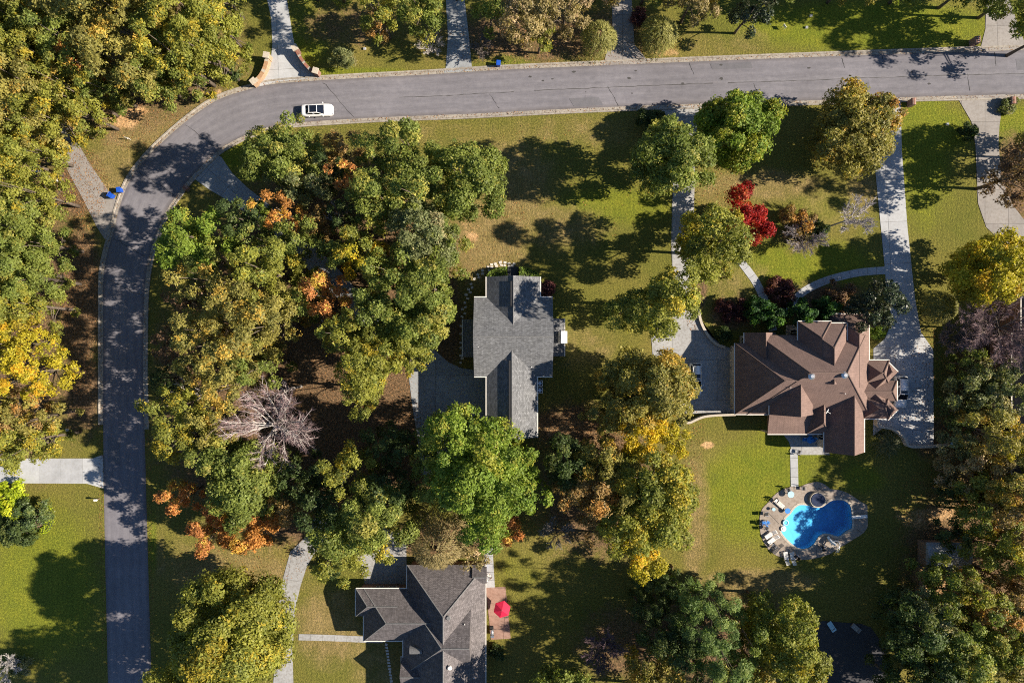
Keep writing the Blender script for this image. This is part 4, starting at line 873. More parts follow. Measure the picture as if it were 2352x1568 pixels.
wood([(40, 365, 70, 17, 'YG', 'yellow-green tree above the pale fallen log'), (92, 352, 36, 13, 'YG', 'small yellow-green tree at the edge of the tan driveway'), (20, 450, 66, 18, 'YG', 'yellow-green tree below the pale fallen log'), (88, 445, 52, 16, 'YG', 'yellow-green tree facing the open blue bin'), (45, 530, 74, 17, 'G', 'widest green tree ' + WW), (105, 560, 42, 15, 'G', 'narrow green tree by the leaf-strewn verge ' + WW), (35, 620, 72, 18, 'G', 'tall green tree ' + WW), (92, 640, 44, 16, 'G', 'green tree with golden edge ' + WW), (78, 705, 54, 16, 'YG', 'yellow-green tree just above the bright yellow ones'), (20, 700, 56, 17, 'YG', 'paler yellow-green tree beside the bright yellow ones'), (92, 1010, 48, 16, 'YG', 'yellow-green tree overhanging the pale driveway mouth'), (35, 1030, 62, 17, 'YG', 'gold-flecked tree hanging over the pale driveway'), (98, 955, 42, 14, 'OG', 'olive tree beside the russet one ' + WW)])
tree('broadleaf_tree', 85, 850, 60, 16, 'YY', 'big bright yellow tree in the woods west of the street', rough=.9, dens=1.15)
tree('broadleaf_tree', 20, 790, 58, 17, 'YY', 'yellow tree beside the big bright yellow one west of the street')
tree('broadleaf_tree', 45, 935, 48, 13, 'OB', 'russet tree between the yellow trees west of the street')
# the wooded lot inside the bend
tree('broadleaf_tree', 655, 362, 74, 16, 'G', 'broad green tree where the wooded lot meets the street bend', dens=1.1)
tree('broadleaf_tree', 700, 325, 46, 17, 'G', 'small green tree beside the broad one at the lot corner')
tree('broadleaf_tree', 668, 425, 48, 12, 'GG', 'grey-green tree over the wooded driveway bend')
tree('feathery_tree', 454, 548, 72, 18, 'BG', 'light green feathery tree overhanging the dark verge by the street', rough=1.25, fine=1.3)
tree('broadleaf_tree', 560, 500, 46, 17, 'DG', 'dark tree beside the grey driveway mouth')
tree('broadleaf_tree', 596, 487, 20, 10, 'BG', 'small bright green tree at the driveway edge')
tree('broadleaf_tree', 645, 490, 42, 17, 'O', 'golden orange tree beside the wooded driveway', rough=.8)
tree('broadleaf_tree', 735, 515, 34, 12, 'OB', 'rusty tree above the gap showing driveway', rough=.8)
tree('broadleaf_tree', 798, 415, 36, 14, 'OC', 'slim orange tree between dark green crowns', rough=.8)
tree('broadleaf_tree', 788, 345, 42, 11, 'OB', 'pinkish brown tree at the lawn edge of the wooded lot')
tree('broadleaf_tree', 724, 430, 52, 14, 'GG', 'grey-green tree between the two orange trees')
bare('bare_tree', 778, 492, 30, 10, 'small leafless grey tree amid the wooded lot', 'palebark', (.2, .16, .15))
tree('broadleaf_tree', 940, 345, 68, 18, 'G', 'green tree on the lawn side of the wooded lot', dens=1.05)
tree('broadleaf_tree', 862, 370, 50, 16, 'G', 'green tree next to the slim orange one')
tree('oak_tree', 1066, 418, 90, 17, 'G', 'large round dense tree at the lawn corner of the wooded lot', dens=1.35, rough=.55)
tree('broadleaf_tree', 880, 455, 70, 18, 'G', 'tall green tree beside the slim orange tree')
tree('broadleaf_tree', 965, 450, 64, 19, 'G', 'green tree against the large round dense tree')
tree('broadleaf_tree', 975, 545, 76, 18, 'GG', 'grey-green tree above the bare brown lawn patch')
tree('broadleaf_tree', 1010, 610, 54, 16, 'G', 'green tree near the stepping stones of the grey-roofed house')
tree('broadleaf_tree', 835, 560, 56, 17, 'YG', 'yellow-green tree in the middle of the wooded lot')
tree('broadleaf_tree', 838, 600, 50, 16, 'YY', 'golden-tinted tree in the middle of the wooded lot')
tree('broadleaf_tree', 905, 625, 62, 17, 'G', 'green tree behind the golden-tinted one')
tree('broadleaf_tree', 705, 635, 30, 11, 'YG', 'little yellowish tree by the hidden driveway')
tree('broadleaf_tree', 755, 685, 54, 15, 'OC', 'bright orange tree deep in the wooded lot', rough=.85)
tree('broadleaf_tree', 615, 560, 50, 17.5, 'G', 'green tree beyond the light feathery tree')
tree('broadleaf_tree', 622, 625, 66, 20.5, 'YG', 'yellow-green tree with open crown near the hidden driveway')
tree('broadleaf_tree', 480, 640, 60, 17, 'OG', 'dull olive tree below the feathery one', dens=.8)
tree('broadleaf_tree', 560, 690, 64, 19.5, 'OG', 'speckled olive tree in the western part of the lot')
tree('broadleaf_tree', 625, 745, 60, 20.5, 'OG', 'tall olive tree beside the leaf-strewn gap')
tree('broadleaf_tree', 560, 800, 64, 20.5, 'OG', 'tall pale olive tree above the leafless pink one', dens=1.1)
tree('broadleaf_tree', 500, 790, 52, 17.5, 'OG', 'olive tree leaning to the street verge')
tree('broadleaf_tree', 600, 835, 50, 18.5, 'G', 'green tree beside the sunlit patch of dry grass')
tree('broadleaf_tree', 535, 880, 60, 18.5, 'OG', 'olive tree beside the dead white branches')
tree('broadleaf_tree', 395, 790, 46, 9, 'BN', 'dim brownish understorey tree on the shaded verge', dens=.55)
tree('broadleaf_tree', 390, 870, 44, 8, 'DG', 'dim green understorey tree on the shaded verge', dens=.6)
tree('broadleaf_tree', 430, 690, 44, 9, 'BN', 'thin brown understorey tree in the verge shade', dens=.5)
bare('dead_tree', 440, 905, 40, 13, 'dead white-limbed tree on the street side of the wooded lot', 'deadwood', (.3, .27, .25), 7, density=.5)
tree('broadleaf_tree', 395, 935, 50, 17, 'YG', 'yellow-green tree reaching out to the street kerb')
tree('broadleaf_tree', 425, 1005, 58, 17, 'YG', 'yellow-tipped tree near the southern end of the kerb')
tree('broadleaf_tree', 500, 965, 50, 17.5, 'OG', 'olive tree touching the leafless pink one')
tree('broadleaf_tree', 500, 1035, 46, 17, 'G', 'green tree south of the leafless pink one')
bare('bare_tree', 630, 975, 92, 15, 'large leafless tree with white limbs and pinkish twigs', 'palebark', (.27, .19, .19), 26, density=1.3)
bare('bare_tree', 655, 895, 28, 12, 'small leafless tree beside the large leafless pink one', 'palebark', (.27, .19, .19), 9)
tree('broadleaf_tree', 560, 1105, 92, 16, 'G', 'wide green tree above the orange maples', dens=1.1)
tree('maple_tree', 420, 1138, 36, 10, 'OC', 'salmon orange maple nearest the street kerb end', rough=.8, dens=1.4)
tree('maple_tree', 492, 1214, 50, 11, 'OC', 'salmon orange maple at the edge of the dry lawn', rough=.8, dens=1.4)
tree('maple_tree', 578, 1208, 58, 12, 'O', 'golden orange maple at the edge of the dry lawn', rough=.8, dens=1.4)
tree('maple_tree', 668, 1160, 44, 12, 'OB', 'dusky pink-brown maple beside the dark green trees', rough=.8)
tree('broadleaf_tree', 805, 770, 62, 17, 'YG', 'yellow-green tree south of the bright orange tree')
tree('broadleaf_tree', 850, 835, 72, 18, 'YG', 'broad yellow-green tree above the sunlit dry grass', dens=1.1)
tree('broadleaf_tree', 840, 900, 54, 16, 'YG', 'yellow-green tree over the court-side dry grass')
tree('broadleaf_tree', 905, 800, 62, 17, 'YG', 'olive-tinted tree beside the parking court')
tree('broadleaf_tree', 950, 815, 44, 16, 'YG', 'tree overhanging the corner of the parking court')
tree('broadleaf_tree', 965, 705, 82, 18, 'G', 'large green tree between the wood and the grey-roofed house', dens=1.15)
tree('broadleaf_tree', 895, 720, 56, 17, 'G', 'green tree behind the large one by the grey-roofed house')
tree('broadleaf_tree', 985, 655, 54, 17, 'G', 'green tree shading the stepping stones')
bare('bare_tree', 758, 750, 18, 8, 'tiny leafless white tree by the bright orange tree', 'palebark', (.4, .36, .34), 8)
for x, y, r, h, pal, l in ((690, 545, 46, 15, 'G', 'green tree over the hidden bend of the wooded driveway'), (775, 590, 44, 14, 'G', 'green tree beside the visible gap of driveway'), (700, 690, 44, 13, 'G', 'shaded green tree by the bright orange tree'), (860, 690, 52, 16, 'G', 'green tree covering the hidden driveway'), (930, 760, 52, 15, 'G', 'green tree at the end of the hidden driveway'), (655, 690, 46, 16, 'OG', 'olive tree beside the shaded green one'), (470, 590, 50, 17, 'G', 'green tree under the light feathery one'), (450, 760, 50, 17, 'OG', 'olive tree rising from the dim understorey'), (465, 850, 48, 16, 'OG', 'olive tree behind the dead white branches'), (450, 940, 46, 15, 'YG', 'yellow-green tree below the dead white branches'), (690, 1090, 50, 13, 'DG', 'dark tree south of the leafless pink one'), (640, 1060, 40, 12, 'G', 'green tree at the foot of the leafless pink one'), (1030, 540, 50, 15, 'G', 'green tree beside the bare brown lawn patch'), (790, 500, 36, 13, 'DG', 'dark tree beside the rusty one'), (760, 390, 36, 13, 'DG', 'dark tree behind the slim orange one'), (985, 770, 36, 13, 'YG', 'yellow-green tree at the court corner')):
    tree('broadleaf_tree', x, y, r, h, pal, l)
# south of the parking court
tree('broadleaf_tree', 1045, 1010, 74, 18, 'BG', 'bright green tree over the south end of the parking court', rough=1.2)
tree('broadleaf_tree', 1140, 1030, 76, 19, 'BG', 'bright green tree against the south gable of the grey-roofed house', rough=1.2)
tree('broadleaf_tree', 1090, 1110, 92, 20, 'BG', 'biggest bright green tree in the clump behind the grey-roofed house', rough=1.15, dens=1.1)
tree('broadleaf_tree', 1185, 1110, 66, 18, 'BG', 'bright green tree on the yard side of the clump', rough=1.1)
tree('broadleaf_tree', 1110, 1190, 62, 17, 'BG', 'bright green tree above the small orange bush')
tree('broadleaf_tree', 975, 1030, 42, 12, 'G', 'thin pale green tree at the court edge', dens=.6)
tree('broadleaf_tree', 1000, 1110, 56, 16, 'G', 'green tree in the shade of the bright green clump')
tree('broadleaf_tree', 900, 1020, 54, 12, 'DG', 'dark low tree in the shade beside the parking court', dens=.8)
tree('broadleaf_tree', 805, 1075, 58, 17, 'YG', 'yellow-tipped tree standing above the dark trees')
tree('broadleaf_tree', 745, 1150, 56, 15, 'DG', 'dark green tree beside the dusky pink-brown maple')
tree('broadleaf_tree', 890, 1120, 56, 15, 'DG', 'dark tree between the yellow-tipped and bright green trees')
tree('broadleaf_tree', 875, 1180, 76, 18, 'G', 'fine-leaved green tree behind the charcoal-roofed house', fine=1.3, dens=1.1)
tree('broadleaf_tree', 790, 1215, 66, 16, 'G', 'green tree shading the top of the charcoal house driveway')
tree('broadleaf_tree', 770, 1270, 52, 14, 'YG', 'yellow-green tree over the driveway edge')
tree('broadleaf_tree', 850, 1255, 50, 14, 'YG', 'yellow-green tree over the garage court')
willow('drooping_tree', 1005, 1240, 70, 13, 'BR', 'drooping brownish tree overhanging the charcoal roof')
tree('broadleaf_tree', 1085, 1265, 40, 9, 'BR', 'thin brownish tree beside the bright concrete strip', dens=.7)
shrub('orange_bush', 1165, 1212, 40, 4, 'OC', 'small orange bush at the edge of the back lawn')
bare('bare_shrub', 1278, 1220, 38, 4, 'leafless grey shrub at the shady end of the back lawn', 'bark', (.3, .28, .25), 10, cat='shrub')
# south-west
tree('oak_tree', 548, 1455, 128, 20.5, 'YG', 'very large round olive-yellow tree casting its shadow over the street', dens=1.25, rough=.6)
shrub('lime_shrub', 22, 1150, 42, 3, 'LM', 'lime yellow shrub beside the dark holly')
shrub('holly_shrub', 68, 1180, 44, 3.2, 'DG', 'dark green holly shrub beside the lime yellow one', mat='leaf_gloss')
shrub('holly_shrub', 38, 1222, 40, 2.6, 'DG', 'lower dark green shrub by the brown stump')
bare('bare_shrub', 14, 1530, 36, 4, 'leafless white-stemmed shrub on the green lawn', 'palebark', (.5, .47, .44), 12, cat='shrub', density=1.2)
shrub('round_shrub', 44, 1528, 26, 2.5, 'GG', 'low round green shrub beside the leafless white-stemmed one')
# yellow group between the grey-roofed and brown-roofed houses
tree('broadleaf_tree', 1495, 880, 88, 16, 'OG', 'olive and orange tree beside the stained court', dens=1.15)
tree('broadleaf_tree', 1440, 925, 66, 14, 'OG', 'dull olive tree beside the yellow one')
tree('broadleaf_tree', 1535, 935, 46, 15, 'OG', 'olive tree over the low cream wall')
tree('broadleaf_tree', 1475, 985, 62, 13, 'Y', 'brilliant golden yellow tree amid the olive ones', rough=.9)
tree('broadleaf_tree', 1535, 1010, 40, 13, 'YY', 'yellow tree at the dry grass strip')
tree('broadleaf_tree', 1385, 960, 44, 12, 'OG', 'dark olive tree beside the reddish mulch')
tree('broadleaf_tree', 1315, 1065, 66, 13, 'DG', 'dark shaded tree next to the bright green clump', dens=.9)
tree('broadleaf_tree', 1345, 1130, 62, 15, 'OB', 'orange-brown tree beside the dark shaded one')
tree('broadleaf_tree', 1395, 1055, 64, 14, 'OG', 'olive tree between the orange-brown and golden trees')
tree('broadleaf_tree', 1500, 1105, 84, 17, 'YG', 'tall yellow-green tree along the dry grass strip', dens=1.15)
tree('broadleaf_tree', 1520, 1185, 72, 16, 'YG', 'yellow-green tree beside the pool lawn', dens=1.1)
tree('broadleaf_tree', 1440, 1190, 74, 16, 'YG', 'yellow-green tree above the dark back lawn')
tree('broadleaf_tree', 1470, 1262, 60, 14, 'YY', 'yellow tree above the spiky evergreens')
for x, y, r, h, pal, l in ((1560, 1120, 40, 13, 'YG', 'yellow-green tree hanging over the dry grass strip'), (1420, 1125, 60, 15, 'OG', 'olive tree in the heart of the golden group'), (1370, 1195, 46, 12, 'OB', 'orange-brown tree above the leafless grey shrub'), (1545, 865, 40, 13, 'OG', 'olive tree hanging over the stained court'), (1410, 880, 40, 10, 'OG', 'low olive tree at the lawn end of the golden group')):
    tree('broadleaf_tree', x, y, r, h, pal, l)
for x, y, r, h, pal, l in ((2130, 1395, 50, 12, 'GG', 'grey-green tree beside the dark plank fence'), (2240, 1420, 56, 13, 'G', 'green tree below the large orange-brown one'), (2330, 1345, 46, 13, 'OB', 'orange-brown tree between shed and eastern edge'), (2190, 1090, 40, 7, 'BR', 'thin brownish tree above the pool slope'), (2300, 1110, 56, 13, 'OG', 'olive tree by the corner of the dark grey house'), (2190, 1225, 40, 7, 'DG', 'dark tree beside the shed'), (2280, 1260, 56, 13, 'YG', 'yellow-green tree behind the shed'), (2205, 1020, 42, 7, 'GG', 'grey-green tree over the timber steps'), (2315, 860, 44, 9, 'GG', 'grey-green tree against the dark grey gutters'), (2215, 835, 36, 6, 'G', 'green tree at the corner of the dappled court'), (1700, 1440, 50, 14, 'G', 'green tree between pines and broad yellow-green tree'), (1690, 1530, 54, 14, 'G', 'green tree below the pines'), (1575, 1375, 40, 12, 'PI', 'small pine at the corner of the dry pool lawn'), (1560, 1490, 50, 12, 'DG', 'dark tree under the pines')):
    tree('broadleaf_tree' if pal != 'PI' else 'pine_tree', x, y, r, h, pal, l, needle=pal == 'PI')
# front lawns
tree('oak_tree', 1545, 365, 86, 16.5, 'G', 'green oak shading the drive west of the front lawn', dens=1.2, rough=.8)
shrub('round_shrub', 1495, 282, 34, 3.5, 'DG', 'dark shrub at the mouth of the drive beside the green oak')
tree('maple_tree', 1692, 302, 92, 10, 'BG', 'round vivid green maple at the street edge of the lawn', dens=1.4, rough=.45)
tree('maple_tree', 1962, 300, 100, 9.5, 'OG', 'wide thin-leaved maple turning orange over the long driveway', dens=1.0, rough=.7)
tree('maple_tree', 2020, 275, 48, 9, 'OB', 'orange-tipped tree beside the wide thin-leaved maple', dens=.9)
tree('oak_tree', 1640, 562, 82, 16.5, 'YG', 'dense round yellow-green oak beside the red maple', dens=1.35, rough=.55)
tree('broadleaf_tree', 1520, 690, 80, 20, 'YG', 'yellow-green tree over the drive east of the grey-roofed house', dens=1.1)
tree('broadleaf_tree', 1440, 715, 56, 11, 'G', 'shaded green tree on the lawn east of the grey-roofed house', dens=.9)
tree('red_maple', 1716, 492, 60, 8, 'R', 'scarlet maple on the front lawn', rough=1.3, dens=1.2)
shrub('mixed_shrub', 1832, 508, 38, 4, 'OB', 'reddish brown shrub in the shaded lawn bed')
bare('bare_shrub', 1848, 548, 44, 4, 'leafless grey shrub in the shaded lawn bed', 'bark', (.34, .30, .29), 14, cat='shrub', density=1.2)
shrub('mixed_shrub', 1880, 530, 26, 3, 'DG', 'dark green shrub in the shaded lawn bed')
bare('crape_myrtle', 1962, 500, 42, 7, 'leafless white crape myrtle leaning over the lawn by the long driveway', 'palebark', (.46, .42, .40), 12, lean=(1.5, .5), density=1.3)
shrub('plum_shrub', 1792, 670, 36, 1.4, 'PL', 'low plum-coloured round shrub between the two paths')
for k, (x, y, r, h) in enumerate(((1738, 712, 28, 5), (1778, 728, 24, 5.5), (1838, 718, 30, 6), (1895, 708, 26, 5))):
    tree('clipped_evergreen', x, y, r, h, 'LY', 'smooth clipped evergreen in front of the brown-roofed house', 'clipped evergreens before the brown-roofed house', dens=2.0, fine=1.3, rough=.35, mid=.5, nl=2)
tree('magnolia_tree', 2008, 702, 60, 10, 'MG', 'glossy dark magnolia beside the long driveway', mat='leaf_gloss', dens=1.3, rough=.6)
shrub('ivy_shrub', 1930, 680, 36, 2.2, 'BN', 'dusky shrub bed beside the dark magnolia')
shrub('rose_shrub', 1668, 714, 26, 1.6, 'PL', 'dark reddish shrub inside the curved stone edging')
shrub('rose_shrub', 1700, 712, 24, 1.6, 'PL', 'dark reddish shrub next to the clipped evergreens')
shrub('box_shrub', 1660, 768, 20, 1.3, 'DG', 'low dark shrub at the garage corner of the brown-roofed house')
shrub('lime_shrub', 2012, 758, 22, 1.5, 'HD', 'low bright green shrub between wall and long driveway')
# eastern edge
tree('broadleaf_tree', 2262, 622, 86, 12, 'YY', 'glowing golden tree in front of the leafless purple one', dens=1.35, rough=.6)
bare('bare_tree', 2290, 752, 84, 11, 'large leafless purple-grey tree beside the dark grey house', 'bark', (.25, .17, .17), 26, density=1.5)
willow('weeping_shrub', 2165, 705, 36, 4, 'WI', 'pale weeping shrub at the driveway edge')
bare('bare_shrub', 2185, 775, 36, 5, 'leafless shrub throwing striped shadow on the driveway', 'bark', (.2, .15, .13), 16, cat='shrub', density=1.3)
tree('broadleaf_tree', 2345, 400, 66, 15, 'BN', 'brown autumn tree beyond the old curving driveway', dens=.8)
tree('broadleaf_tree', 2235, 885, 62, 7.5, 'GG', 'grey-green tree beside the dappled parking court', dens=.8)
tree('broadleaf_tree', 2292, 905, 56, 10, 'GG', 'grey-green tree before the dark grey house')
tree('broadleaf_tree', 2195, 945, 44, 5, 'DG', 'dim low tree by the basketball hoop', dens=.6)
tree('broadleaf_tree', 2270, 990, 58, 13, 'OG', 'olive tree before the dark grey house')
tree('broadleaf_tree', 2325, 1010, 40, 12, 'YY', 'yellow tree touching the dark grey roof')
tree('broadleaf_tree', 2250, 1050, 54, 9, 'BR', 'brownish tree behind the wooden steps')
tree('broadleaf_tree', 2240, 1125, 56, 9, 'YG', 'yellow-green tree on the bare slope by the pool')
tree('broadleaf_tree', 2320, 1185, 64, 14, 'OB', 'orange-brown tree along the eastern edge')
tree('broadleaf_tree', 2260, 1190, 56, 10, 'G', 'green tree above the shed', dens=.9)
tree('broadleaf_tree', 2175, 1130, 30, 6, 'DG', 'small dark tree beside the pool lawn', dens=.8)
tree('broadleaf_tree', 2335, 1265, 56, 14, 'YG', 'yellow-green tree right beside the shed')
tree('broadleaf_tree', 2150, 1320, 46, 11, 'G', 'green tree in front of the shed')
tree('broadleaf_tree', 2210, 1330, 56, 13, 'YG', 'yellow-green tree covering the shed front')
tree('broadleaf_tree', 2275, 1375, 62, 13, 'OB', 'large orange-brown tree below the shed')
tree('broadleaf_tree', 2335, 1400, 46, 12, 'GG', 'grey-green tree next to the large orange-brown one')
GW = 'in the grove east of the dark driveway'
wood([(2085, 1430, 66, 14, 'DG', 'dark tree at the pavement corner ' + GW), (2165, 1420, 60, 14, 'G', 'green tree next to the dark plank fence ' + GW), (2190, 1490, 72, 14, 'G', 'broadest green tree ' + GW), (2100, 1510, 66, 13, 'DG', 'dark tree shading the driveway ' + GW), (2265, 1460, 60, 13, 'G', 'leafy green tree beside the olive one ' + GW), (2290, 1530, 66, 13, 'OG', 'olive tree ' + GW), (2200, 1560, 66, 13, 'G', 'green tree below the broadest one ' + GW), (2340, 1490, 56, 13, 'G', 'pale green tree beside the olive one ' + GW), (2060, 1570, 50, 12, 'DG', 'small dark tree overhanging the driveway ' + GW), (2350, 1570, 50, 13, 'OG', 'golden olive tree ' + GW)])
tree('broadleaf_tree', 1795, 1470, 86, 15, 'YG', 'broad yellow-green tree beside the dark shaded driveway', dens=1.15)
tree('broadleaf_tree', 1745, 1545, 56, 14, 'OG', 'olive tree below the broad yellow-green one')
tree('broadleaf_tree', 1762, 1405, 36, 13, 'G', 'slender green tree above the broad yellow-green one')
for x, y, r, h in ((1640, 1385, 48, 17), (1650, 1475, 56, 18), (1590, 1430, 44, 15), (1610, 1535, 52, 16)):
    tree('pine_tree', x, y, r, h, 'PI', 'tall pine behind the dry pool lawn', 'tall pines behind the dry pool lawn', rough=1.3, fine=1.3, needle=True, dens=1.1)
for x, y, r, h, l in ((1478, 1335, 28, 7, 'spiky evergreen under the yellow tree'), (1470, 1395, 34, 9, 'spiky evergreen on the shaded back lawn'), (1530, 1345, 34, 9, 'dark spiky evergreen beside the fence post'), (1520, 1400, 40, 10, 'dark evergreen between pine and back lawn')):
    tree('spiky_evergreen', x, y, r, h, 'DG', l, rough=1.2, needle=True, fine=1.3, mid=.5)
tree('broadleaf_tree', 1530, 1475, 60, 12, 'DG', 'dim dark tree in the shade of the pines', dens=.8)
tree('broadleaf_tree', 1500, 1550, 60, 12, 'OG', 'olive tree at the dark end of the back lawn', dens=.8)
bare('bare_tree', 1385, 1490, 44, 9, 'dim leafless purple tree on the dark back lawn', 'bark', (.16, .1, .12), 14, density=1.3)
# across the street
tree('broadleaf_tree', 872, 30, 50, 13, 'YG', 'yellow-green tree with orange skirts across the street')
tree('broadleaf_tree', 968, 8, 62, 14, 'G', 'green tree beside the shaded driveway across the street')
tree('broadleaf_tree', 865, 62, 26, 9, 'OB', 'orange-brown sapling below the yellow-green tree across the street')
tree('broadleaf_tree', 1125, 15, 48, 13, 'G', 'green tree across the street on the far side of the shaded driveway', dens=.9)
tree('broadleaf_tree', 1215, 35, 66, 14, 'BR', 'brownish tree across the street from the empty lawn')
tree('broadleaf_tree', 1300, 25, 52, 13, 'BR', 'brownish tree beside the leaf-stained driveway')
tree('broadleaf_tree', 1240, 85, 30, 9, 'YG', 'small yellow-green tree near the far kerb')
tree('broadleaf_tree', 1595, -8, 54, 13, 'BR', 'brownish tree beyond the weeping tree across the street')
tree('magnolia_tree', 1722, 28, 46, 11, 'MG', 'glossy dark evergreen tree beside the bright far lawn', mat='leaf_gloss', dens=1.2, rough=.7)
willow('weeping_cherry', 1376, 84, 38, 5, 'WI', 'weeping yellow-green tree next to the far kerb')
willow('weeping_cherry', 1516, 74, 40, 5, 'WI', 'weeping yellow-green tree on a triangle of gravel')
shrub('conifer_shrub', 786, 134, 26, 4, 'GG', 'grey-green conifer shrub on the far verge', needle=True)
bare('bare_shrub', 990, 106, 30, 4, 'leafless white shrub beside the shaded driveway mouth', 'palebark', (.46, .42, .38), 12, cat='shrub')
bare('bare_shrub', 1106, 112, 26, 4, 'leafless dim shrub across the shaded driveway from the white one', 'bark', (.2, .17, .15), 12, cat='shrub')
shrub('round_shrub', 522, 160, 26, 3.5, 'DG', 'dark round shrub alone on the verge by the brick wall')
shrub('round_shrub', 2222, 305, 20, 3, 'DG', 'dark narrow shrub beside the old curving driveway')
shrub('round_shrub', 2315, 245, 20, 1.2, 'GG', 'low grey shrub under the brick mailbox')
shrub('plum_shrub', 1468, 40, 20, 2, 'PL', 'plum shrub beside the leaf-stained driveway')
shrub('ivy_shrub', 757, 1305, 26, 1.5, 'DG', 'low dark shrub beside the garage court')
shrub('ivy_shrub', 1140, 1495, 18, 1.6, 'DG', 'dark narrow shrub below the pink patio')
shrub('plum_shrub', 1258, 664, 18, 1.6, 'PL', 'plum shrub at the corner of the grey-roofed house')
def fountain_grass(x, y, r, h, label):
    px, py = P(x, y, h * .5); R = r / PX; o = empty('ornamental_grass', (px, py, 0)); tag(o, label, 'shrub')
    k = 900; th = RS.uniform(0, 6.28, k); t = RS.uniform(.15, 1, k); rr = R * t * RS.uniform(.6, 1.05, k)
    z = h * (1 - (t - .35) ** 2 * 1.6) * RS.uniform(.7, 1, k)
    out = np.stack([np.cos(th), np.sin(th), np.zeros(k)], 1)
    c1, c2 = np.array((.20, .19, .10)), np.array((.09, .12, .045))
    quads_mesh('blades', np.stack([np.cos(th) * rr, np.sin(th) * rr, np.maximum(.15, z)], 1), out * .4 + np.array([0, 0, 1]) + RS.normal(size=(k, 3)) * .3, RS.uniform(.5, .9, k), .09, (c1 + (c2 - c1) * RS.uniform(0, 1, (k, 1))) * RS.uniform(.7, 1.2, (k, 1)), M['leaf'], o, roll=out + np.array([0, 0, -.3]))
    bm = bmesh.new(); cyl(bm, (0, 0, .15), .35, .2, .5, 8); meshobj('stem', bm, M['mulch'], o)
fountain_grass(2037, 1018, 40, 2.2, 'arching clump of ornamental grass inside the low cream wall')
hedge('clipped_hedge', ZP(1, 1, [(1003, 338), (1008, 312), (1040, 290), (1090, 272), (1140, 270), (1140, 338)], 1.7), 1.7, 'HD', 'clipped hedge west of the front steps of the grey-roofed house')
hedge('clipped_hedge', ZP(1, 1, [(1226, 268), (1290, 275), (1340, 300), (1375, 330), (1370, 340), (1226, 340)], 1.7), 1.7, 'HD', 'clipped hedge east of the front steps of the grey-roofed house')
hedge('clipped_hedge', ZP(0, 2, [(300, 345), (340, 365), (352, 410), (350, 470), (320, 530), (285, 545), (268, 520), (300, 480), (305, 430)], .8), .8, 'LM', 'crescent of bright clipped hedge around the brown stump')
# woods and gardens just outside the picture
for x, y, r, h, pal in ((2430, 60, 70, 16, 'G'), (2450, 330, 80, 13, 'OG'), (2440, 1120, 80, 15, 'YG'), (2450, 1330, 80, 15, 'OG'), (2440, 1500, 80, 15, 'G'), (1830, -62, 62, 13, 'G'), (1960, -58, 60, 13, 'OG'), (2120, -62, 66, 14, 'G'), (2250, -55, 62, 15, 'G'), (2350, -30, 70, 15, 'G'), (760, -60, 60, 13, 'G'), (1380, -70, 70, 14, 'BR'), (1500, -60, 60, 14, 'G'), (1650, -60, 60, 14, 'OG'), (690, -70, 56, 14, 'G'),
                        (-70, 100, 80, 18, 'OG'), (-70, 300, 80, 18, 'YG'), (-70, 520, 80, 18, 'G'), (-70, 740, 80, 17, 'YG'), (-70, 940, 80, 17, 'OG'), (420, 1640, 110, 20, 'YG'), (1300, 1640, 90, 15, 'G'), (1480, 1640, 80, 15, 'OG'), (1980, 1660, 70, 14, 'G'), (2180, 1650, 90, 14, 'OG'), (100, -60, 80, 20, 'OG'), (300, -60, 80, 20, 'YG'), (480, -50, 70, 19, 'YG'), (1040, -60, 50, 12, 'G')):
    tree('broadleaf_tree', x, y, r, h, pal, '%s tree in the neighbouring gardens around' % NAMES[pal], '%s trees in neighbouring gardens' % NAMES[pal], dens=.8)
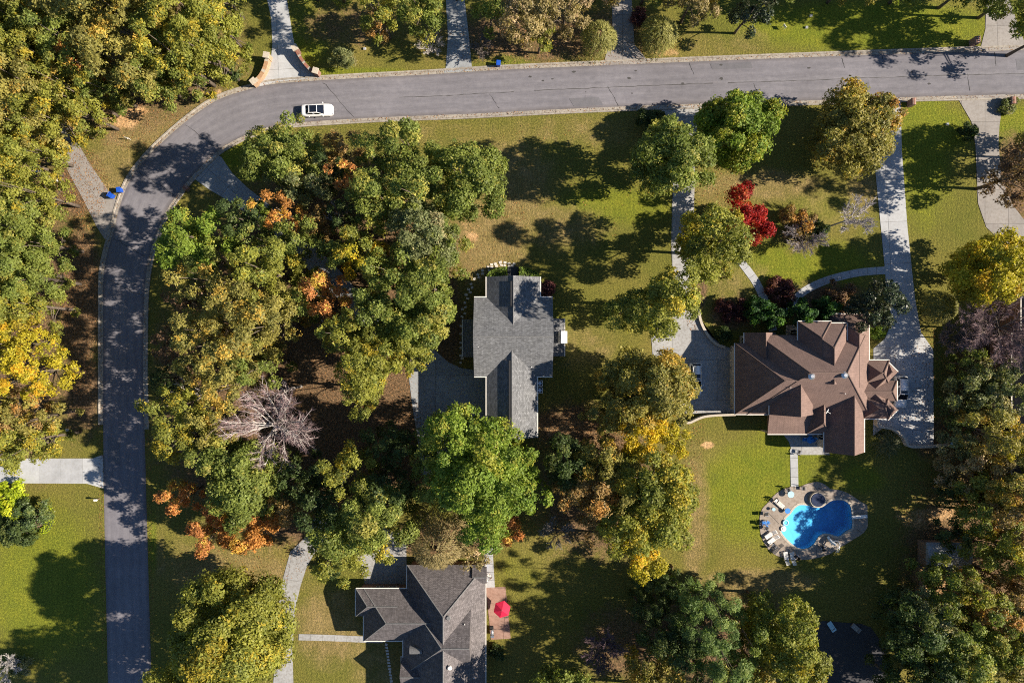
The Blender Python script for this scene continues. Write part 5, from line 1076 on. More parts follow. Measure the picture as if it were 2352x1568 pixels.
# fallen leaves
def fallen():
    pts = []
    for cx, cy, rx, ry, n in ((740, 830, 330, 400, 9000), (190, 430, 60, 90, 1800), (185, 700, 45, 220, 2500), (1320, 1000, 110, 70, 2200), (330, 290, 130, 60, 900), (900, 990, 160, 70, 2200), (2190, 1180, 140, 120, 2500), (2150, 1340, 90, 100, 1500), (1250, 100, 330, 50, 1500), (1100, 520, 110, 150, 900), (560, 1290, 160, 60, 700), (2150, 860, 60, 160, 900), (1590, 700, 20, 60, 300), (2070, 900, 70, 110, 500), (1300, 420, 200, 160, 600), (1640, 440, 60, 60, 250), (1560, 1010, 60, 120, 700)):
        a = RS.uniform(0, 6.28, n); r = np.sqrt(RS.uniform(0, 1, n)); pts.append(np.stack([cx + rx * r * np.cos(a), cy + ry * r * np.sin(a)], 1))
    for E_, sg in ((oe, 1), (ie, -1)):
        k_ = RS.randint(20, NR - 4, 2600); nrm = offset_line(E_, sg) - E_; q_ = E_[k_] + RS.uniform(0, 1, (2600, 1)) * (E_[k_ + 1] - E_[k_]) + nrm[k_] * RS.uniform(-.15, .75, (2600, 1)) ** 1
        pts.append(np.stack([1176 + q_[:, 0] * PX, 784 - q_[:, 1] * PX], 1))
    p = np.concatenate(pts); X = (p[:, 0] - 1176) / PX; Y = (784 - p[:, 1]) / PX
    ok = ~inpoly(X, Y, list(map(tuple, np.r_[oe, ie[::-1]]))) & ~inpoly(X, Y, POOL)
    X, Y = X[ok], Y[ok]; k = len(X)
    cs = np.array([(.28, .13, .05), (.20, .10, .05), (.33, .20, .08), (.15, .08, .045), (.36, .16, .05)])
    o = quads_mesh('fallen_leaves', np.stack([X, Y, np.full(k, .08)], 1), np.tile([0, 0, 1.0], (k, 1)) + RS.normal(size=(k, 3)) * .3, RS.uniform(.08, .19, k), .7, cs[RS.randint(0, 5, k)] * RS.uniform(.7, 1.3, (k, 1)), M['litter'], None)
    o['kind'] = 'stuff'; tag(o, 'scattered brown fallen leaves on the ground under the trees', 'leaves')
fallen()
# ------------------------------------------------------------------ vehicles
def loft(bm, st):
    rings = [[bm.verts.new((x, y, z)) for y, z in prof] + [bm.verts.new((x, -y, z)) for y, z in prof[::-1] if abs(y) > 1e-4] for x, prof in st]
    n = len(rings[0])
    for a, b in zip(rings, rings[1:]):
        for i in range(n): bm.faces.new((a[i], a[(i + 1) % n], b[(i + 1) % n], b[i]))
    bm.faces.new(rings[0][::-1]); bm.faces.new(rings[-1]); bmesh.ops.recalc_face_normals(bm, faces=bm.faces)
def quadface(bm, p, off=0.0, shrink=0.9, sub=1):
    p = [Vector(v) for v in p]; c = sum(p, Vector()) / len(p); n = (p[1] - p[0]).cross(p[2] - p[0]).normalized()
    if n.z < 0 and abs(n.z) > .2: n = -n
    if abs(n.z) <= .2 and n.y * c.y < 0: n = -n
    vs = [bm.verts.new(c + (v - c) * shrink + n * off) for v in p]
    vb = [bm.verts.new(c + (v - c) * shrink + n * (off - .02)) for v in p]
    bm.faces.new(vs); k = len(vs)
    for i in range(k): bm.faces.new((vs[i], vb[i], vb[(i + 1) % k], vs[(i + 1) % k]))
    bmesh.ops.recalc_face_normals(bm, faces=bm.faces)
def car(x, y, rz, label, kind, paint, group=None):
    px, py = P(x, y, 0.9); o = empty('parked_car', (px, py, 0.045), rz); tag(o, label, 'car', group)
    if kind == 'sedan':
        Wd, L2 = .92, 2.42
        S = [(-2.42, .60, .42, .60, .78), (-2.36, .78, .34, .70, .92), (-2.15, .87, .26, .78, .99), (-1.6, .915, .22, .82, 1.01), (-.6, .925, .2, .84, .97), (.6, .925, .2, .84, .95), (1.15, .92, .2, .82, .95), (1.8, .90, .22, .76, .86), (2.15, .85, .26, .68, .78), (2.34, .74, .32, .6, .70), (2.42, .56, .40, .54, .62)]
        rb, rt, ft, fb = -1.78, -1.12, .12, 1.12; hr, zb = 1.44, .96; wb, wt = .79, .60
    else:
        Wd, L2 = .96, 2.42
        S = [(-2.42, .74, .46, .70, .98), (-2.36, .86, .38, .82, 1.08), (-2.2, .92, .30, .88, 1.10), (-1.5, .95, .26, .92, 1.10), (-.5, .955, .25, .92, 1.08), (.6, .955, .25, .92, 1.06), (1.2, .95, .26, .90, 1.05), (1.8, .93, .28, .86, .98), (2.15, .88, .32, .78, .90), (2.34, .78, .38, .68, .80), (2.42, .60, .46, .60, .70)]
        rb, rt, ft, fb = -2.32, -2.02, .28, 1.18; hr, zb = 1.72, 1.06; wb, wt = .84, .68
    bm = bmesh.new()
    loft(bm, [(xx, [(0, zl), (w_ * .8, zl), (w_, zl + .1), (w_, zs * .75), (w_ * .985, zs), (w_ * .90, zt), (w_ * .5, zt + .03), (0, zt + .04)]) for xx, w_, zl, zs, zt in S])
    meshobj('body', bm, M[paint], o, smooth=True)
    cab = bmesh.new()
    V = {}
    for s in (1, -1):
        V['rb', s] = (rb, s * wb * .93, zb); V['rt', s] = (rt, s * wt, hr - .03); V['ft', s] = (ft, s * wt, hr); V['fb', s] = (fb, s * wb, zb - .01)
    vs = {k: cab.verts.new(v) for k, v in V.items()}
    cab.faces.new([vs[k, s] for k, s in (('rt', 1), ('ft', 1), ('ft', -1), ('rt', -1))]); cab.faces.new([vs[k, s] for k, s in (('ft', 1), ('fb', 1), ('fb', -1), ('ft', -1))]); cab.faces.new([vs[k, s] for k, s in (('rb', 1), ('rt', 1), ('rt', -1), ('rb', -1))])
    for s in (1, -1): cab.faces.new([vs[k, s] for k in ('rb', 'rt', 'ft', 'fb')])
    cab.faces.new([vs[k, s] for k, s in (('rb', 1), ('fb', 1), ('fb', -1), ('rb', -1))])
    bmesh.ops.recalc_face_normals(cab, faces=cab.faces)
    bmesh.ops.bevel(cab, geom=[e for e in cab.edges if max(v.co.z for v in e.verts) > zb + .1], offset=.07, segments=3, affect='EDGES')
    meshobj('cabin', cab, M[paint], o, smooth=True)
    def gl(name, pts, sh=.86, parent=o, off=.012):
        b = bmesh.new(); quadface(b, pts, off, sh); return meshobj(name, b, M['carglass'], parent)
    gl('windshield', [V['ft', 1], V['fb', 1], V['fb', -1], V['ft', -1]], .9)
    gl('rear_window', [V['rb', 1], V['rt', 1], V['rt', -1], V['rb', -1]], .84)
    for s in (1, -1):
        A = [Vector(V[k, s]) for k in ('rb', 'rt', 'ft', 'fb')]
        mb, mt = A[0].lerp(A[3], .5), A[1].lerp(A[2], .45)
        gl('side_window', [A[0], A[1], mt, mb], .8); gl('side_window', [mb, mt, A[2], A[3]], .8)
    def rf(x0, x1, w_): return [(x0, w_, hr + .006), (x1, w_, hr + .006), (x1, -w_, hr + .006), (x0, -w_, hr + .006)]
    if kind == 'sedan': gl('sunroof', rf(-.95, .06, wt * .86), 1.0)
    elif kind == 'suv': gl('sunroof', rf(-.75, -.15, wt * .72), 1.0); gl('sunroof', rf(-1.55, -1.0, wt * .72) if False else rf(.0 - .02, .22, wt * .72) if False else rf(-1.75, -1.05, wt * .72) if False else rf(.02, .24, wt * .72) if False else rf(-.02, .22, wt * .7), 1.0)
    else: gl('sunroof', rf(-.25, .18, wt * .7), 1.0)
    if kind != 'sedan':
        for s in (1, -1): b = bmesh.new(); bar(b, (rt + .15, s * (wt - .05), hr + .05), (ft - .1, s * (wt - .05), hr + .06), .025); meshobj('roof_rail', b, M['steel'], o)
    for s in (1, -1):
        b = bmesh.new(); bbox(b, (.95, s * (Wd + .09), zb + .04), (.16, .2, .13), 0, .03); meshobj('side_mirror', b, M[paint], o)
        b = bmesh.new(); bbox(b, (2.26, s * .62, .70), (.18, .3, .12), s * -.5, .03); meshobj('headlight', b, M['steel'], o)
        b = bmesh.new(); bbox(b, (-2.33, s * .66, .84), (.14, .26, .14), s * .3, .03); meshobj('tail_light', b, M['redlamp'], o)
        for xx in (1.42, -1.42):
            b = bmesh.new(); cyl(b, (0, 0, 0), .33, .33, .24, 18, Matrix.Rotation(math.pi / 2, 4, 'X')); wh = meshobj('wheel', b, M['tyre'], o, loc=(xx, s * (Wd - .13), .33 - .02))
            b = bmesh.new(); cyl(b, (0, s * .115, 0), .21, .21, .03, 14, Matrix.Rotation(math.pi / 2, 4, 'X')); meshobj('rim', b, M['steel'], wh)
    return o
car(728, 252.5, math.radians(2), 'white sedan with dark glass roof parked on the street', 'sedan', 'carwhite')
car(1598, 870, math.radians(-90), 'white wagon with two roof windows parked on the stained court', 'suv', 'carsilver')
car(2070, 900, math.radians(-91), 'white wagon with one roof window parked against the brown-roofed house', 'suv2', 'carsilver')

# ------------------------------------------------------------------ bins, mailboxes, walls
def bin_(x, y, rz, label, open_=False, h0=0.0):
    px, py = P(x, y, 0.55); o = empty('wheeled_bin', (px, py, h0), rz); tag(o, label, 'bin')
    box('body', (0, 0, .52), (.62, .72, .92), M['binblue'], o, bev=.04, taper=.8)
    b = bmesh.new(); bbox(b, (0, 0, 0), (.66, .78, .09), 0, .03); l = meshobj('lid', b, M['binblue'], o, loc=(0, 0, 1.02) if not open_ else (-.45, 0, .78))
    if open_: l.rotation_euler = (0, math.radians(-75), 0); box('rubbish', (0, 0, .93), (.48, .56, .06), M['black'], o)
    b = bmesh.new(); bar(b, (-.36, -.25, .93), (-.36, .25, .93), .025); meshobj('handle', b, M['black'], o)
    for s in (1, -1):
        b = bmesh.new(); cyl(b, (-.26, s * .32, .13), .13, .13, .07, 12, Matrix.Rotation(math.pi / 2, 4, 'X')); meshobj('wheel', b, M['tyre'], o)
bin_(275.5, 437, math.radians(8), 'blue wheeled bin with closed lid nearest the outer kerb')
bin_(257, 450, math.radians(-35), 'blue wheeled bin with open lid on the tan driveway', True, .045)
bin_(1145, 147, math.radians(-5), 'blue wheeled bin on the verge across the street')
bin_(1112, 1302, 0, 'blue wheeled bin beside the charcoal-roofed house')
def mailbox(x, y, rz, label, mat='redbrick', s=(.62, .95, 1.35), group=None):
    px, py = P(x, y, s[2] * .6); o = empty('brick_mailbox', (px, py, 0), rz); tag(o, label, 'mailbox', group)
    box('pillar', (0, 0, s[2] / 2 - .1), (s[0], s[1], s[2] + .2), M[mat], o)
    b = bmesh.new(); cyl(b, (0, 0, 0), s[0] * .56, s[0] * .56, s[1] + .06, 14, Matrix.Rotation(math.pi / 2, 4, 'X'))
    for v in b.verts: v.co.z *= .5
    meshobj('cap', b, M[mat], o, loc=(0, 0, s[2] - .02))
    box('letter_box', (0, s[1] / 2 + .05, s[2] * .75), (.26, .16, .28), M['black'], o)
mailbox(2094, 236, math.radians(2), 'brick mailbox between the long driveway and the old one')
mailbox(2322, 233, math.radians(2), 'brick mailbox with low grey shrub beside it', s=(.7, 1.0, 1.35))
mailbox(2240, 95, math.radians(182), 'brick mailbox beside the cracked pale driveway across the street', s=(.8, .95, 1.4))
mailbox(428, 433, math.radians(50), 'squat red brick mailbox at the grey driveway mouth', s=(.65, .65, .9))
def curved_wall(name, cl, h0, h1, th, label, mat, pillars=True, n=26, cap='tanbrick'):
    c = resample(crom(cl, 10), n); o = empty(name, (c[n // 2][0], c[n // 2][1], 0)); tag(o, label, 'wall')
    off = c[n // 2]
    def sweep(nm, w_, f0, f1, m_):
        L, R = offset_line(c - off, w_ / 2), offset_line(c - off, -w_ / 2); b = bmesh.new(); g = []
        for i in range(n):
            t = i / (n - 1); g.append([b.verts.new((*L[i], f0(t))), b.verts.new((*L[i], f1(t))), b.verts.new((*R[i], f1(t))), b.verts.new((*R[i], f0(t)))])
        for i in range(n - 1):
            for k in range(4): b.faces.new((g[i][k], g[i][(k + 1) % 4], g[i + 1][(k + 1) % 4], g[i + 1][k]))
        b.faces.new(g[0]); b.faces.new(g[-1][::-1]); bmesh.ops.recalc_face_normals(b, faces=b.faces); return meshobj(nm, b, m_, o)
    top = lambda t: h0 + (h1 - h0) * t
    sweep('wall_body', th, lambda t: -.15, lambda t: top(t) - .1, M[mat]); sweep('coping', th + .1, lambda t: top(t) - .098, top, M[cap])
    if pillars:
        for i, hh in ((0, h0 + .3), (n - 1, h1 + .35)):
            d = c[min(i + 1, n - 1)] - c[max(i - 1, 0)]; a = math.atan2(d[1], d[0])
            p = box('pillar', (c[i][0] - off[0], c[i][1] - off[1], hh / 2), (.72, .72, hh + .1), M[mat], o, rz=a)
            box('pillar_cap', (c[i][0] - off[0], c[i][1] - off[1], hh + .1), (.9, .9, .13), M['stone'], o, rz=a)
    return o
curved_wall('entrance_wall', PP([(584, 189), (597, 177), (606, 163), (612, 147), (615, 131)], 1.0), 1.1, 1.3, .5, 'curved tan brick entrance wall beside the grassy verge', 'tanbrick')
curved_wall('entrance_wall', PP([(681, 115), (690, 132), (702, 149), (714, 161), (727, 166)], 1.0), 1.5, 1.2, .34, 'curved red brick entrance wall stepping down to the street', 'redbrick', cap='redbrick')
curved_wall('garden_wall', ZP(2, 1, [(0, 1342), (50, 1343), (90, 1325), (150, 1302), (240, 1292), (365, 1288)], 1.2), 1.2, 1.2, .22, 'low cream wall joining the west end of the brown-roofed house', 'beige', False, cap='stone')
curved_wall('garden_wall', ZP(2, 1, [(1350, 1325), (1356, 1368), (1440, 1385), (1490, 1412), (1528, 1442), (1548, 1480), (1568, 1507), (1640, 1510), (1730, 1508), (1860, 1494)], 1.2), 1.2, 1.2, .22, 'low cream wall stepping round the dappled parking court', 'beige', False, 50, cap='stone')
curved_wall('stone_edging', ZP(2, 1, [(112, 560), (122, 630), (150, 700), (195, 768), (240, 805), (292, 822)], .4), .45, .45, .28, 'curved stone edging between drive and garage of the brown-roofed house', 'stone', False, cap='stone')
def stones(label, pts, s, name='stepping_stone_path'):
    o = struct(empty(name), label, 'path'); me = None
    for i, (x, y) in enumerate(pts):
        px, py = P(x, y)
        if me is None:
            b = box('stepping_stone', (0, 0, 0), (s, s * .8, .07), M['stepstone'], o, bev=.02); me = b
        else: b = me.copy(); COL.objects.link(b)
        b.location = (px, py, .035); b.rotation_euler = (0, 0, rnd.uniform(-.5, .5)); k = rnd.uniform(.85, 1.2); b.scale = (k, rnd.uniform(.85, 1.15), 1)
S1 = [(1056.6 + x / 8.533, 597.2 + y / 8.533) for x, y in [(550, 135), (615, 90), (690, 75), (790, 45), (880, 50), (960, 70), (1060, 75), (620, 145), (715, 115), (810, 100), (875, 105), (965, 125), (1025, 110), (440, 205), (570, 205), (350, 285), (440, 270), (285, 370), (370, 340), (215, 470), (235, 540), (165, 575), (200, 630), (120, 680), (150, 755), (95, 835), (105, 925), (45, 965), (95, 1045), (40, 1110), (15, 1290), (15, 1440)]]
S1 += [(1056.6 + x / 7.06, 780.9 + y / 7.06) for x, y in [(15, 45), (15, 125), (10, 250), (35, 295), (10, 365)]]
stones('pale stepping stones curving past the front steps of the grey-roofed house', S1, .42)
stones('row of grey stepping stones beside the charcoal-roofed house', [Z(1, 2, 310 + k * 2.9, 1300 + k * 21) for k in range(13)], .42)

# ------------------------------------------------------------------ pool
def tri_ring(outer, inner, z):
    b = bmesh.new()
    for loop in (outer, inner):
        if loop is None: continue
        v = [b.verts.new((*p, z)) for p in loop]
        for i in range(len(v)): b.edges.new((v[i], v[(i + 1) % len(v)]))
    bmesh.ops.triangle_fill(b, use_beauty=True, edges=b.edges[:]); bmesh.ops.recalc_face_normals(b, faces=b.faces)
    if sum(f.normal.z for f in b.faces) < 0: bmesh.ops.reverse_faces(b, faces=b.faces)
    return b
def walls(b, loop, z0, z1):
    n = len(loop)
    for i in range(n):
        p, q_ = loop[i], loop[(i + 1) % n]
        f0, f1 = (z0(*p), z0(*q_)) if callable(z0) else (z0, z0)
        b.faces.new([b.verts.new(v) for v in ((*p, f0), (*q_, f1), (*q_, z1), (*p, z1))])
b = tri_ring(DECK, POOL, .06); walls(b, DECK, -.2, .06); walls(b, POOL, -.15, .06); DK = struct(meshobj('pool_deck', b, M['deck']), 'tan concrete deck around the blue swimming pool', 'deck')
b = tri_ring(offset_poly(POOL, .28), offset_poly(POOL, -.04), .09); walls(b, offset_poly(POOL, .28), .05, .09); meshobj('coping', b, M['stone'], DK)
for p0, p1 in (((1800, 905), (1895, 972)), ((250, 610), (440, 810)), ((1130, 185), (1260, 270)), ((1270, 1000), (1390, 1240)), ((640, 165), (860, 180)), ((1090, 1260), (1110, 1400)), ((1560, 250), (1500, 330))):
    a_, b_ = PL([p0, p1]); ribbon('joint', [a_, tuple((np.array(a_) + b_) / 2), b_], .07, .066, M['joint'], DK)
pxs = [p[0] for p in POOL]; x0_, x1_ = min(pxs), max(pxs)
dep = lambda x, y: -(0.35 + 1.15 * min(1, max(0, (x - x0_) / (x1_ - x0_) / .45)) + 1.3 * max(0, min(1, ((x - x0_) / (x1_ - x0_) - .45) / .3)))
SP = struct(empty('swimming_pool', (sum(pxs) / len(pxs), sum(p[1] for p in POOL) / len(POOL), 0)), 'kidney-shaped blue swimming pool', 'pool')
Ls = -SP.location
def basin(nm, loop, ztop, mat, flip, grow=0.0):
    b = tri_ring(loop, None, 0)
    bmesh.ops.subdivide_edges(b, edges=b.edges[:], cuts=2, use_grid_fill=True); bmesh.ops.triangulate(b, faces=b.faces)
    for v in b.verts: v.co.z = dep(v.co.x, v.co.y) + grow
    walls(b, loop, lambda x, y: dep(x, y) + grow, ztop)
    return b
meshobj('basin', basin('basin', POOL, .05, None, False), M['poolblue'], SP, loc=Ls)
wl = offset_poly(POOL, -.02)
b = basin('w', wl, -.08, None, False, .03)
t_ = tri_ring(wl, None, -.08); merge(b, t_); bmesh.ops.remove_doubles(b, verts=b.verts, dist=.004); bmesh.ops.recalc_face_normals(b, faces=b.faces)
wm, wt_, wb_, wo_ = newmat('pool_water'); wt_.nodes.remove(wb_)
tr = wt_.nodes.new('ShaderNodeBsdfTransparent'); tr.inputs[0].default_value = (.97, 1, 1, 1)
gl_ = wt_.nodes.new('ShaderNodeBsdfGlossy'); gl_.inputs['Roughness'].default_value = .04
bp = N(wt_, 'ShaderNodeBump', i_Strength=.25, i_Distance=.05); wt_.links.new(noise(wt_, geo(wt_), 2.2, 3), bp.inputs['Height']); wt_.links.new(bp.outputs[0], gl_.inputs['Normal'])
mx = wt_.nodes.new('ShaderNodeMixShader'); mx.inputs[0].default_value = .045; wt_.links.new(tr.outputs[0], mx.inputs[1]); wt_.links.new(gl_.outputs[0], mx.inputs[2]); wt_.links.new(mx.outputs[0], wo_.inputs[0])
va_ = wt_.nodes.new('ShaderNodeVolumeAbsorption'); va_.inputs[0].default_value = (.05, .62, .93, 1); va_.inputs[1].default_value = .16; wt_.links.new(va_.outputs[0], wo_.inputs['Volume'])
meshobj('water', b, wm, SP, loc=Ls)
sx, sy = PL([(1100, 385)])[0]
SPA = empty('round_spa', (sx, sy, .06)); tag(SPA, 'round raised spa with dark cover beside the pool', 'spa')
b = bmesh.new(); cyl(b, (0, 0, .24), 1.22, 1.18, .5, 32); meshobj('rim', b, M['stone'], SPA); b = bmesh.new(); cyl(b, (0, 0, .52), 1.02, 1.02, .08, 32); meshobj('cover', b, M['spablue'], SPA)
a_ = PL([(1685, 690)])[0]; c_ = PL([(1955, 668)])[0]
DB = empty('diving_board', (c_[0], c_[1], .06)); tag(DB, 'white diving board over the deep end', 'diving board'); d = math.atan2(a_[1] - c_[1], a_[0] - c_[0]); DB.rotation_euler = (0, 0, d)
L_ = math.hypot(a_[0] - c_[0], a_[1] - c_[1])
box('board', (L_ / 2, 0, .48), (L_, .5, .06), M['white'], DB, bev=.02); box('stand', (.35, 0, .22), (.5, .42, .46), M['steel'], DB); box('stand', (1.15, 0, .22), (.25, .42, .46), M['steel'], DB)
# slide
sl = PL([(1300, 1120), (1340, 1180), (1390, 1100), (1420, 1180), (1400, 1280)]); px, py = PL([(1390, 1180)])[0]
SLD = empty('pool_slide', (px, py, .06)); tag(SLD, 'white tubular pool slide with curved chute', 'slide')
b = bmesh.new(); arc = [(.55 * math.cos(a) - .05, .55 * math.sin(a) + .35, 1.2 - .05 * k) for k, a in enumerate(np.linspace(-1.2, 4.2, 12))]
tube(b, arc, [.07] * 12, 6); meshobj('chute_rail', b, M['white'], SLD)
b = bmesh.new(); tube(b, [(.0, -.1, 1.15), (.25, -.6, .7), (.35, -1.2, .02)], [.05] * 3, 6); tube(b, [(.4, -.1, 1.15), (.6, -.6, .7), (.7, -1.1, .02)], [.05] * 3, 6)
for k in range(4): bar(b, (.1 + .1 * k, -.25 - .25 * k, 1.0 - .25 * k), (.48 + .07 * k, -.25 - .25 * k, 1.0 - .25 * k), .03)
meshobj('ladder', b, M['white'], SLD)
b = bmesh.new(); tube(b, [(-.1, .3, 1.1), (-.5, .6, .8), (-.8, 1.0, .4), (-.9, 1.3, .15)], [.22, .22, .22, .22], 8); meshobj('chute', b, M['white'], SLD)
for a in (.3, 2.2, 3.9): pass
b = bmesh.new(); bar(b, (.45, .5, 0), (.45, .5, 1.15), .04); bar(b, (-.5, .6, 0), (-.5, .6, .75), .04); meshobj('post', b, M['steel'], SLD)
def lounger(x, y, rz, label, mat='white', group=None):
    px, py = PL([(x, y)])[0]; o = empty('sun_lounger', (px, py, .06), rz); tag(o, label, 'lounger', group)
    for k in range(7): box('slat', (-.75 + k * .17, 0, .33), (.13, .58, .035), M[mat], o)
    b = bmesh.new()
    for k in range(5): bbox(b, (.50 + k * .13, 0, .38 + k * .085), (.10, .58, .035))
    meshobj('backrest', b, M[mat], o)
    for s in (1, -1):
        box('side_rail', (-.2, s * .31, .29), (1.3, .04, .06), M[mat], o)
        for xx in (-.7, .35): box('leg', (xx, s * .3, .14), (.05, .05, .3), M[mat], o)
lounger(555, 1385, math.radians(-80), 'white slatted lounger beside its twin at the pool edge', group='twin white loungers'); lounger(668, 1388, math.radians(-80), 'white slatted lounger beside its twin at the pool edge', group='twin white loungers')
lounger(275, 995, math.radians(35), 'white slatted lounger among the dark pool chairs'); lounger(320, 1085, math.radians(40), 'white slatted lounger next to the dark lounger')
lounger(400, 1240, math.radians(48), 'dark slatted lounger beside the white ones', 'darkfab'); lounger(440, 460, math.radians(140), 'pale lounger with dark towel on the north deck', 'gutter')
def chair(x, y, rz, label, mat, h0=.06, fr='steel', group=None, pt=None):
    px, py = pt or PL([(x, y)])[0]; o = empty('garden_chair', (px, py, h0), rz); tag(o, label, 'chair', group)
    box('seat', (0, 0, .43), (.52, .52, .05), M[mat], o, bev=.015); bk = box('backrest', (-.30, 0, .74), (.05, .52, .55), M[mat], o, bev=.015); bk.rotation_euler = (0, -.2, 0)
    for sx_ in (1, -1):
        for sy_ in (1, -1): box('leg', (sx_ * .23, sy_ * .23, .2), (.04, .04, .42), M[fr], o)
    for s in (1, -1): box('armrest', (0, s * .29, .62), (.5, .05, .04), M[fr], o)
chair(210, 870, 0.4, 'dark chair beside the blue cushions', 'darkfab'); chair(170, 780, .2, 'blue chair on the west deck', 'bluetoy'); chair(230, 780, 1.0, 'small blue chair next to the other blue one', 'bluetoy')
chair(340, 1180, .8, 'dark chair between the loungers', 'darkfab'); chair(390, 400, -1.0, 'dark square chair on the north deck', 'darkfab'); chair(1180, 1205, 2.0, 'black chair beside the pool slide', 'black'); chair(720, 1370, 2.4, 'little black chair beside the twin loungers', 'black'); chair(210, 630, 0.1, 'black chair at the western deck joint', 'black'); chair(590, 215, -1.2, 'black chair behind the pale round table', 'black'); chair(850, 190, -1.6, 'black chair near the path to the pool', 'black')
def table(x, y, r, h, label, mat, pt=None, h0=.06):
    px, py = pt or PL([(x, y)])[0]; o = empty('round_table', (px, py, h0)); tag(o, label, 'table')
    b = bmesh.new(); cyl(b, (0, 0, h), r, r, .05, 20); meshobj('table_top', b, M[mat], o); b = bmesh.new(); cyl(b, (0, 0, h / 2), .05, .05, h, 8); cyl(b, (0, 0, .03), .25, .2, .06, 12); meshobj('pedestal', b, M['steel'], o)
table(620, 285, .5, .7, 'pale blue round table on the north deck', 'paleblue'); table(572, 575, .42, .5, 'bright blue round table at the pool edge', 'bluetoy'); table(335, 550, .25, .45, 'tiny pale blue table on the west deck', 'paleblue')
def ring(x, y, R, r, label, mat, z=.1):
    px, py = PL([(x, y)])[0]; b = bmesh.new(); m_, n_ = 20, 8
    V_ = [[b.verts.new(((R + r * math.cos(j * 2 * math.pi / n_)) * math.cos(i * 2 * math.pi / m_), (R + r * math.cos(j * 2 * math.pi / n_)) * math.sin(i * 2 * math.pi / m_), r * math.sin(j * 2 * math.pi / n_))) for j in range(n_)] for i in range(m_)]
    for i in range(m_):
        for j in range(n_): b.faces.new((V_[i][j], V_[(i + 1) % m_][j], V_[(i + 1) % m_][(j + 1) % n_], V_[i][(j + 1) % n_]))
    o = meshobj('pool_ring', b, M[mat], None, True, loc=(px, py, z)); tag(o, label, 'pool float'); return o
ring(555, 790, .38, .11, 'pale blue inflatable ring at the shallow end', 'paleblue', .14)
px, py = PL([(518, 895)])[0]; PF = empty('pool_float', (px, py, .09)); tag(PF, 'round white float lying at the shallow corner of the pool', 'pool float')
b = bmesh.new(); cyl(b, (0, 0, .08), .44, .40, .16, 20); meshobj('cushion', b, M['white'], PF); b = bmesh.new(); cyl(b, (0, 0, .18), .2, .2, .04, 14); meshobj('centre', b, M['gutter'], PF)

# ------------------------------------------------------------------ patio things
def parasol(x, y, r, label, mat):
    px, py = P(x, y, 2.3); o = empty('parasol', (px, py, .05)); tag(o, label, 'parasol')
    b = bmesh.new(); top = b.verts.new((0, 0, 2.55)); rg = [b.verts.new((r * math.cos(k * math.pi / 3 + .3), r * math.sin(k * math.pi / 3 + .3), 2.0)) for k in range(6)]; sk = [b.verts.new((v.co.x, v.co.y, 1.86)) for v in rg]
    for k in range(6): b.faces.new((top, rg[k], rg[(k + 1) % 6])); b.faces.new((rg[k], sk[k], sk[(k + 1) % 6], rg[(k + 1) % 6]))
    meshobj('canopy', b, M[mat], o)
    b = bmesh.new(); cyl(b, (0, 0, 1.25), .03, .03, 2.6, 8); meshobj('pole', b, M['white'], o); b = bmesh.new(); cyl(b, (0, 0, .05), .28, .24, .1, 14); meshobj('base', b, M['black'], o)
    for k in range(6):
        b = bmesh.new(); a = k * math.pi / 3 + .3; bar(b, (0, 0, 2.5), (r * .97 * math.cos(a), r * .97 * math.sin(a), 1.97), .015); meshobj('rib', b, M['white'], o)
parasol(1153, 1400, 1.32, 'crimson parasol open over the pink patio', 'crimson')
px, py = P(1130, 1445); GR = empty('barbecue_grill', (px, py, .05), 0.1); tag(GR, 'steel barbecue grill against the charcoal-roofed house', 'grill')
box('cart', (0, 0, .42), (.55, 1.2, .84), M['black'], GR); b = bmesh.new(); cyl(b, (0, 0, 0), .3, .3, .8, 14, Matrix.Rotation(math.pi / 2, 4, 'X')); meshobj('lid', b, M['steel'], GR, True, loc=(0, 0, .9)); box('side_shelf', (0, -.72, .84), (.5, .3, .04), M['steel'], GR); box('side_shelf', (0, .72, .84), (.5, .3, .04), M['black'], GR)
chair(0, 0, .4, 'white chair by the side door of the charcoal-roofed house', 'white', pt=P(1116, 1330), h0=.05); chair(0, 0, 2.2, 'grey chair by the side door of the charcoal-roofed house', 'gutter', pt=P(1124, 1318), h0=.05)
table(0, 0, .55, .72, 'dark round table on the shaded patio of the brown-roofed house', 'bluetoy', pt=P(1856, 1008), h0=.05)
for k, (x, y, l) in enumerate(((1846, 1008, 'facing the lawn'), (1858, 999, 'with its back to the house wall'), (1866, 1010, 'nearest the patio gutter'))): chair(0, 0, k * 2.0, 'blue patio chair at the dark round table %s' % l, 'bluetoy', pt=P(x, y), h0=.05)
chair(0, 0, 1.2, 'black chair on the sunny corner of the patio', 'black', pt=P(1832, 1036), h0=.05)
def ac_unit(x, y, label):
    px, py = P(x, y, .8); o = empty('air_conditioner', (px, py, 0)); tag(o, label, 'air conditioner')
    box('casing', (0, 0, .42), (.78, .84, .84), M['black'], o)
    for s in (1, -1): box('rim', (s * .39, 0, .83), (.1, .9, .1), M['white'], o); box('rim', (0, s * .42, .835), (.68, .1, .1), M['white'], o)
    b = bmesh.new(); cyl(b, (0, 0, .85), .26, .26, .03, 14); meshobj('fan_grille', b, M['steel'], o)
ac_unit(1240, 880, 'white-rimmed air conditioner beside the grey-roofed house nearer its main block'); ac_unit(1240, 896, 'white-rimmed air conditioner beside the grey-roofed house nearer its south gable')
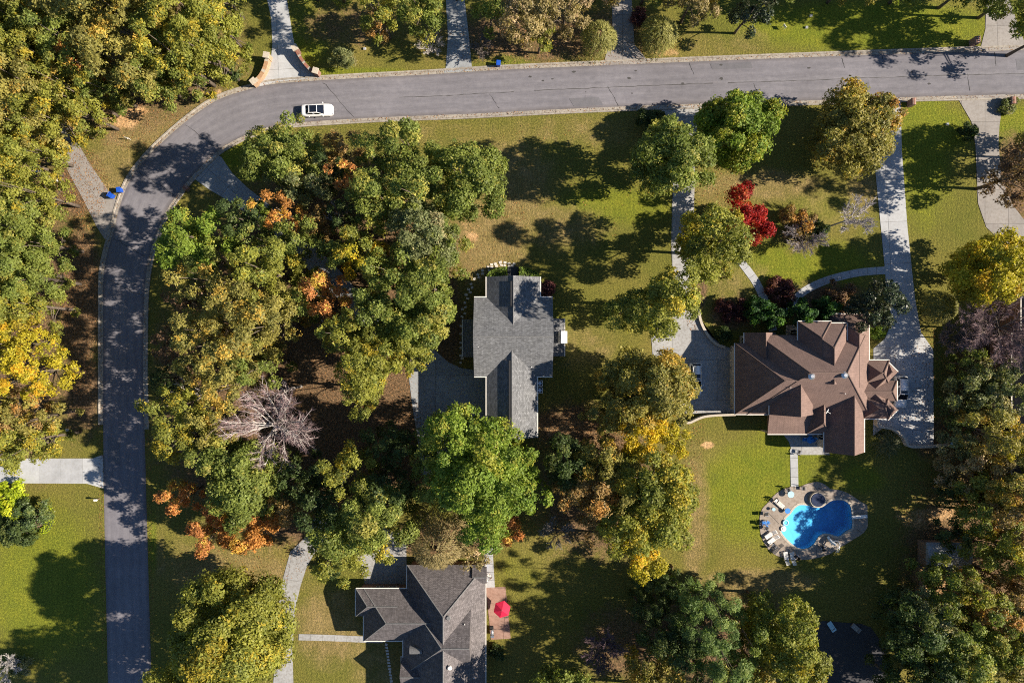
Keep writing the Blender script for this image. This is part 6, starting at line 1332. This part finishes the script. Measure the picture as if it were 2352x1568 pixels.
# basketball hoop
px, py = P(*Z(2, 1, 1738, 1425)); HP = empty('basketball_hoop', (px, py, 0), math.radians(150)); tag(HP, 'basketball hoop with pale blue backboard at the court edge', 'basketball hoop')
b = bmesh.new(); bar(b, (0, 0, -.1), (0, 0, 3.1), .07, 8); bar(b, (0, 0, 2.9), (.7, 0, 3.2), .05); meshobj('pole', b, M['black'], HP)
bb = box('backboard', (.75, 0, 3.3), (.06, 1.8, 1.1), M['paleblue'], HP); bb.rotation_euler = (0, math.radians(-38), 0)
b = bmesh.new(); [bar(b, (1.15 + .23 * math.cos(a), .23 * math.sin(a), 3.02), (1.15 + .23 * math.cos(a + .53), .23 * math.sin(a + .53), 3.02), .015) for a in np.arange(0, 6.28, .5236)]; meshobj('rim', b, M['redlamp'], HP)
# wooden steps
px, py = P(*Z(2, 1, 1890, 1455)); WS = empty('timber_steps', (px, py, 0)); tag(WS, 'weathered timber garden steps below the grey-green trees', 'steps')
for k in range(6): box('tread', (-1.25 + k * .5, 0, .1 + k * .09), (.28, 1.1, .1), M['wood'], WS)
for s in (1, -1): box('stringer', (0, s * .6, .25), (3.0, .08, .5), M['wood'], WS)
# leaning panels on the dark driveway
for (x, y, rz, l, mt_) in ((1910, 1438, -.95, 'pale blue flat panel propped on the dark driveway', 'paleblue'), (1966, 1442, -.7, 'grey flat panel lying on the dark driveway', 'conc_grey')):
    px, py = P(x, y, .4); o = empty('propped_panel', (px, py, .03), rz); tag(o, l, 'panel')
    p_ = box('board', (0, 0, .34), (1.9, .75, .08), M[mt_], o); p_.rotation_euler = (0, math.radians(12), 0)
    for s in (1, -1): box('trestle', (s * .6, 0, .13 - s * .0), (.08, .6, .30), M['wood'], o)
# small garden things
def sign(x, y, rz, label, mat='white'):
    px, py = P(x, y, .5); o = empty('yard_sign', (px, py, 0), rz); tag(o, label, 'sign'); box('board', (0, 0, .75), (.05, .62, .5), M[mat], o); box('post', (0, -.2, .35), (.05, .05, .9), M['white'], o); box('post', (0, .2, .35), (.05, .05, .9), M['white'], o)
sign(293, 318, 1.35, 'white yard sign on the tan verge outside the street bend'); sign(1801, 62, .6, 'white yard sign at the edge of the bright far lawn')
def utility(x, y, label, mat='gutter'):
    px, py = P(x, y); o = empty('utility_cover', (px, py, 0)); tag(o, label, 'utility box'); box('casing', (0, 0, .1), (.42, .36, .24), M[mat], o, bev=.03); box('lid', (0, 0, .235), (.36, .3, .03), M['conc_grey'], o)
utility(1862, 37, 'small pale utility box at the tree shade edge of the far lawn'); utility(1852, 64, 'small pale utility box in the sunny far lawn'); utility(2175, 286, 'tiny pale utility box on the lawn beside the long driveway'); utility(838, 113, 'small pale utility box on the shaded far verge'); utility(155, 987, 'white utility box under the woods west of the street', 'white')
px, py = P(222, 1147, .8); o = empty('mailbox', (px, py, 0)); tag(o, 'white mailbox on a post beside the street opposite the orange maples', 'mailbox'); box('post', (0, 0, .5), (.1, .1, 1.1), M['wood'], o); box('letter_box', (0, 0, 1.12), (.55, .28, .3), M['white'], o, bev=.06)
px, py = P(109, 404, .3); o = empty('fallen_log', (px, py, 0), math.radians(-24)); tag(o, 'pale fallen log at the edge of the western woods', 'log')
b = bmesh.new(); tube(b, [(-2.2, 0, .24), (-.6, .1, .26), (.8, 0, .24), (2.3, -.1, .2)], [.22, .24, .2, .13], 9); meshobj('trunk', b, M['deadwood'], o, True); b = bmesh.new(); tube(b, [(1.2, 0, .25), (1.9, .35, .3), (2.4, .5, .2)], [.09, .06, .03], 6); meshobj('branch', b, M['deadwood'], o)
px, py = P(87, 1199, .3); o = empty('tree_stump', (px, py, 0)); tag(o, 'broad brown cut stump inside the crescent hedge', 'stump'); b = bmesh.new(); cyl(b, (0, 0, .2), 1.0, .9, .5, 20); meshobj('trunk', b, M['mulch'], o); b = bmesh.new(); cyl(b, (0, 0, .46), .86, .86, .03, 20); meshobj('cut_face', b, M['wood'], o)
# plank fence by the shed and fence post
def fence(p0, p1, h, label, n):
    a, c = np.array(P(*p0)), np.array(P(*p1)); d = c - a; L = np.linalg.norm(d); ang = math.atan2(d[1], d[0]); o = empty('plank_fence', (a[0], a[1], 0), ang); tag(o, label, 'fence')
    for k in range(n): box('plank', ((k + .5) * L / n, 0, h / 2 - .03), (L / n - .02, .04, h + .06 * rnd.random()), M['wood'], o)
    for k in range(3): box('post', (k * L / 2, .07, h / 2), (.12, .1, h + .3), M['wood'], o)
fence((2112, 1328), (2111, 1385), 1.5, 'dark plank fence beside the orange dirt', 14)
fence((1540, 1295), (1541, 1325), 1.3, 'short plank fence behind the yellow tree', 7)
print('LEAVES', LEAVES[0])
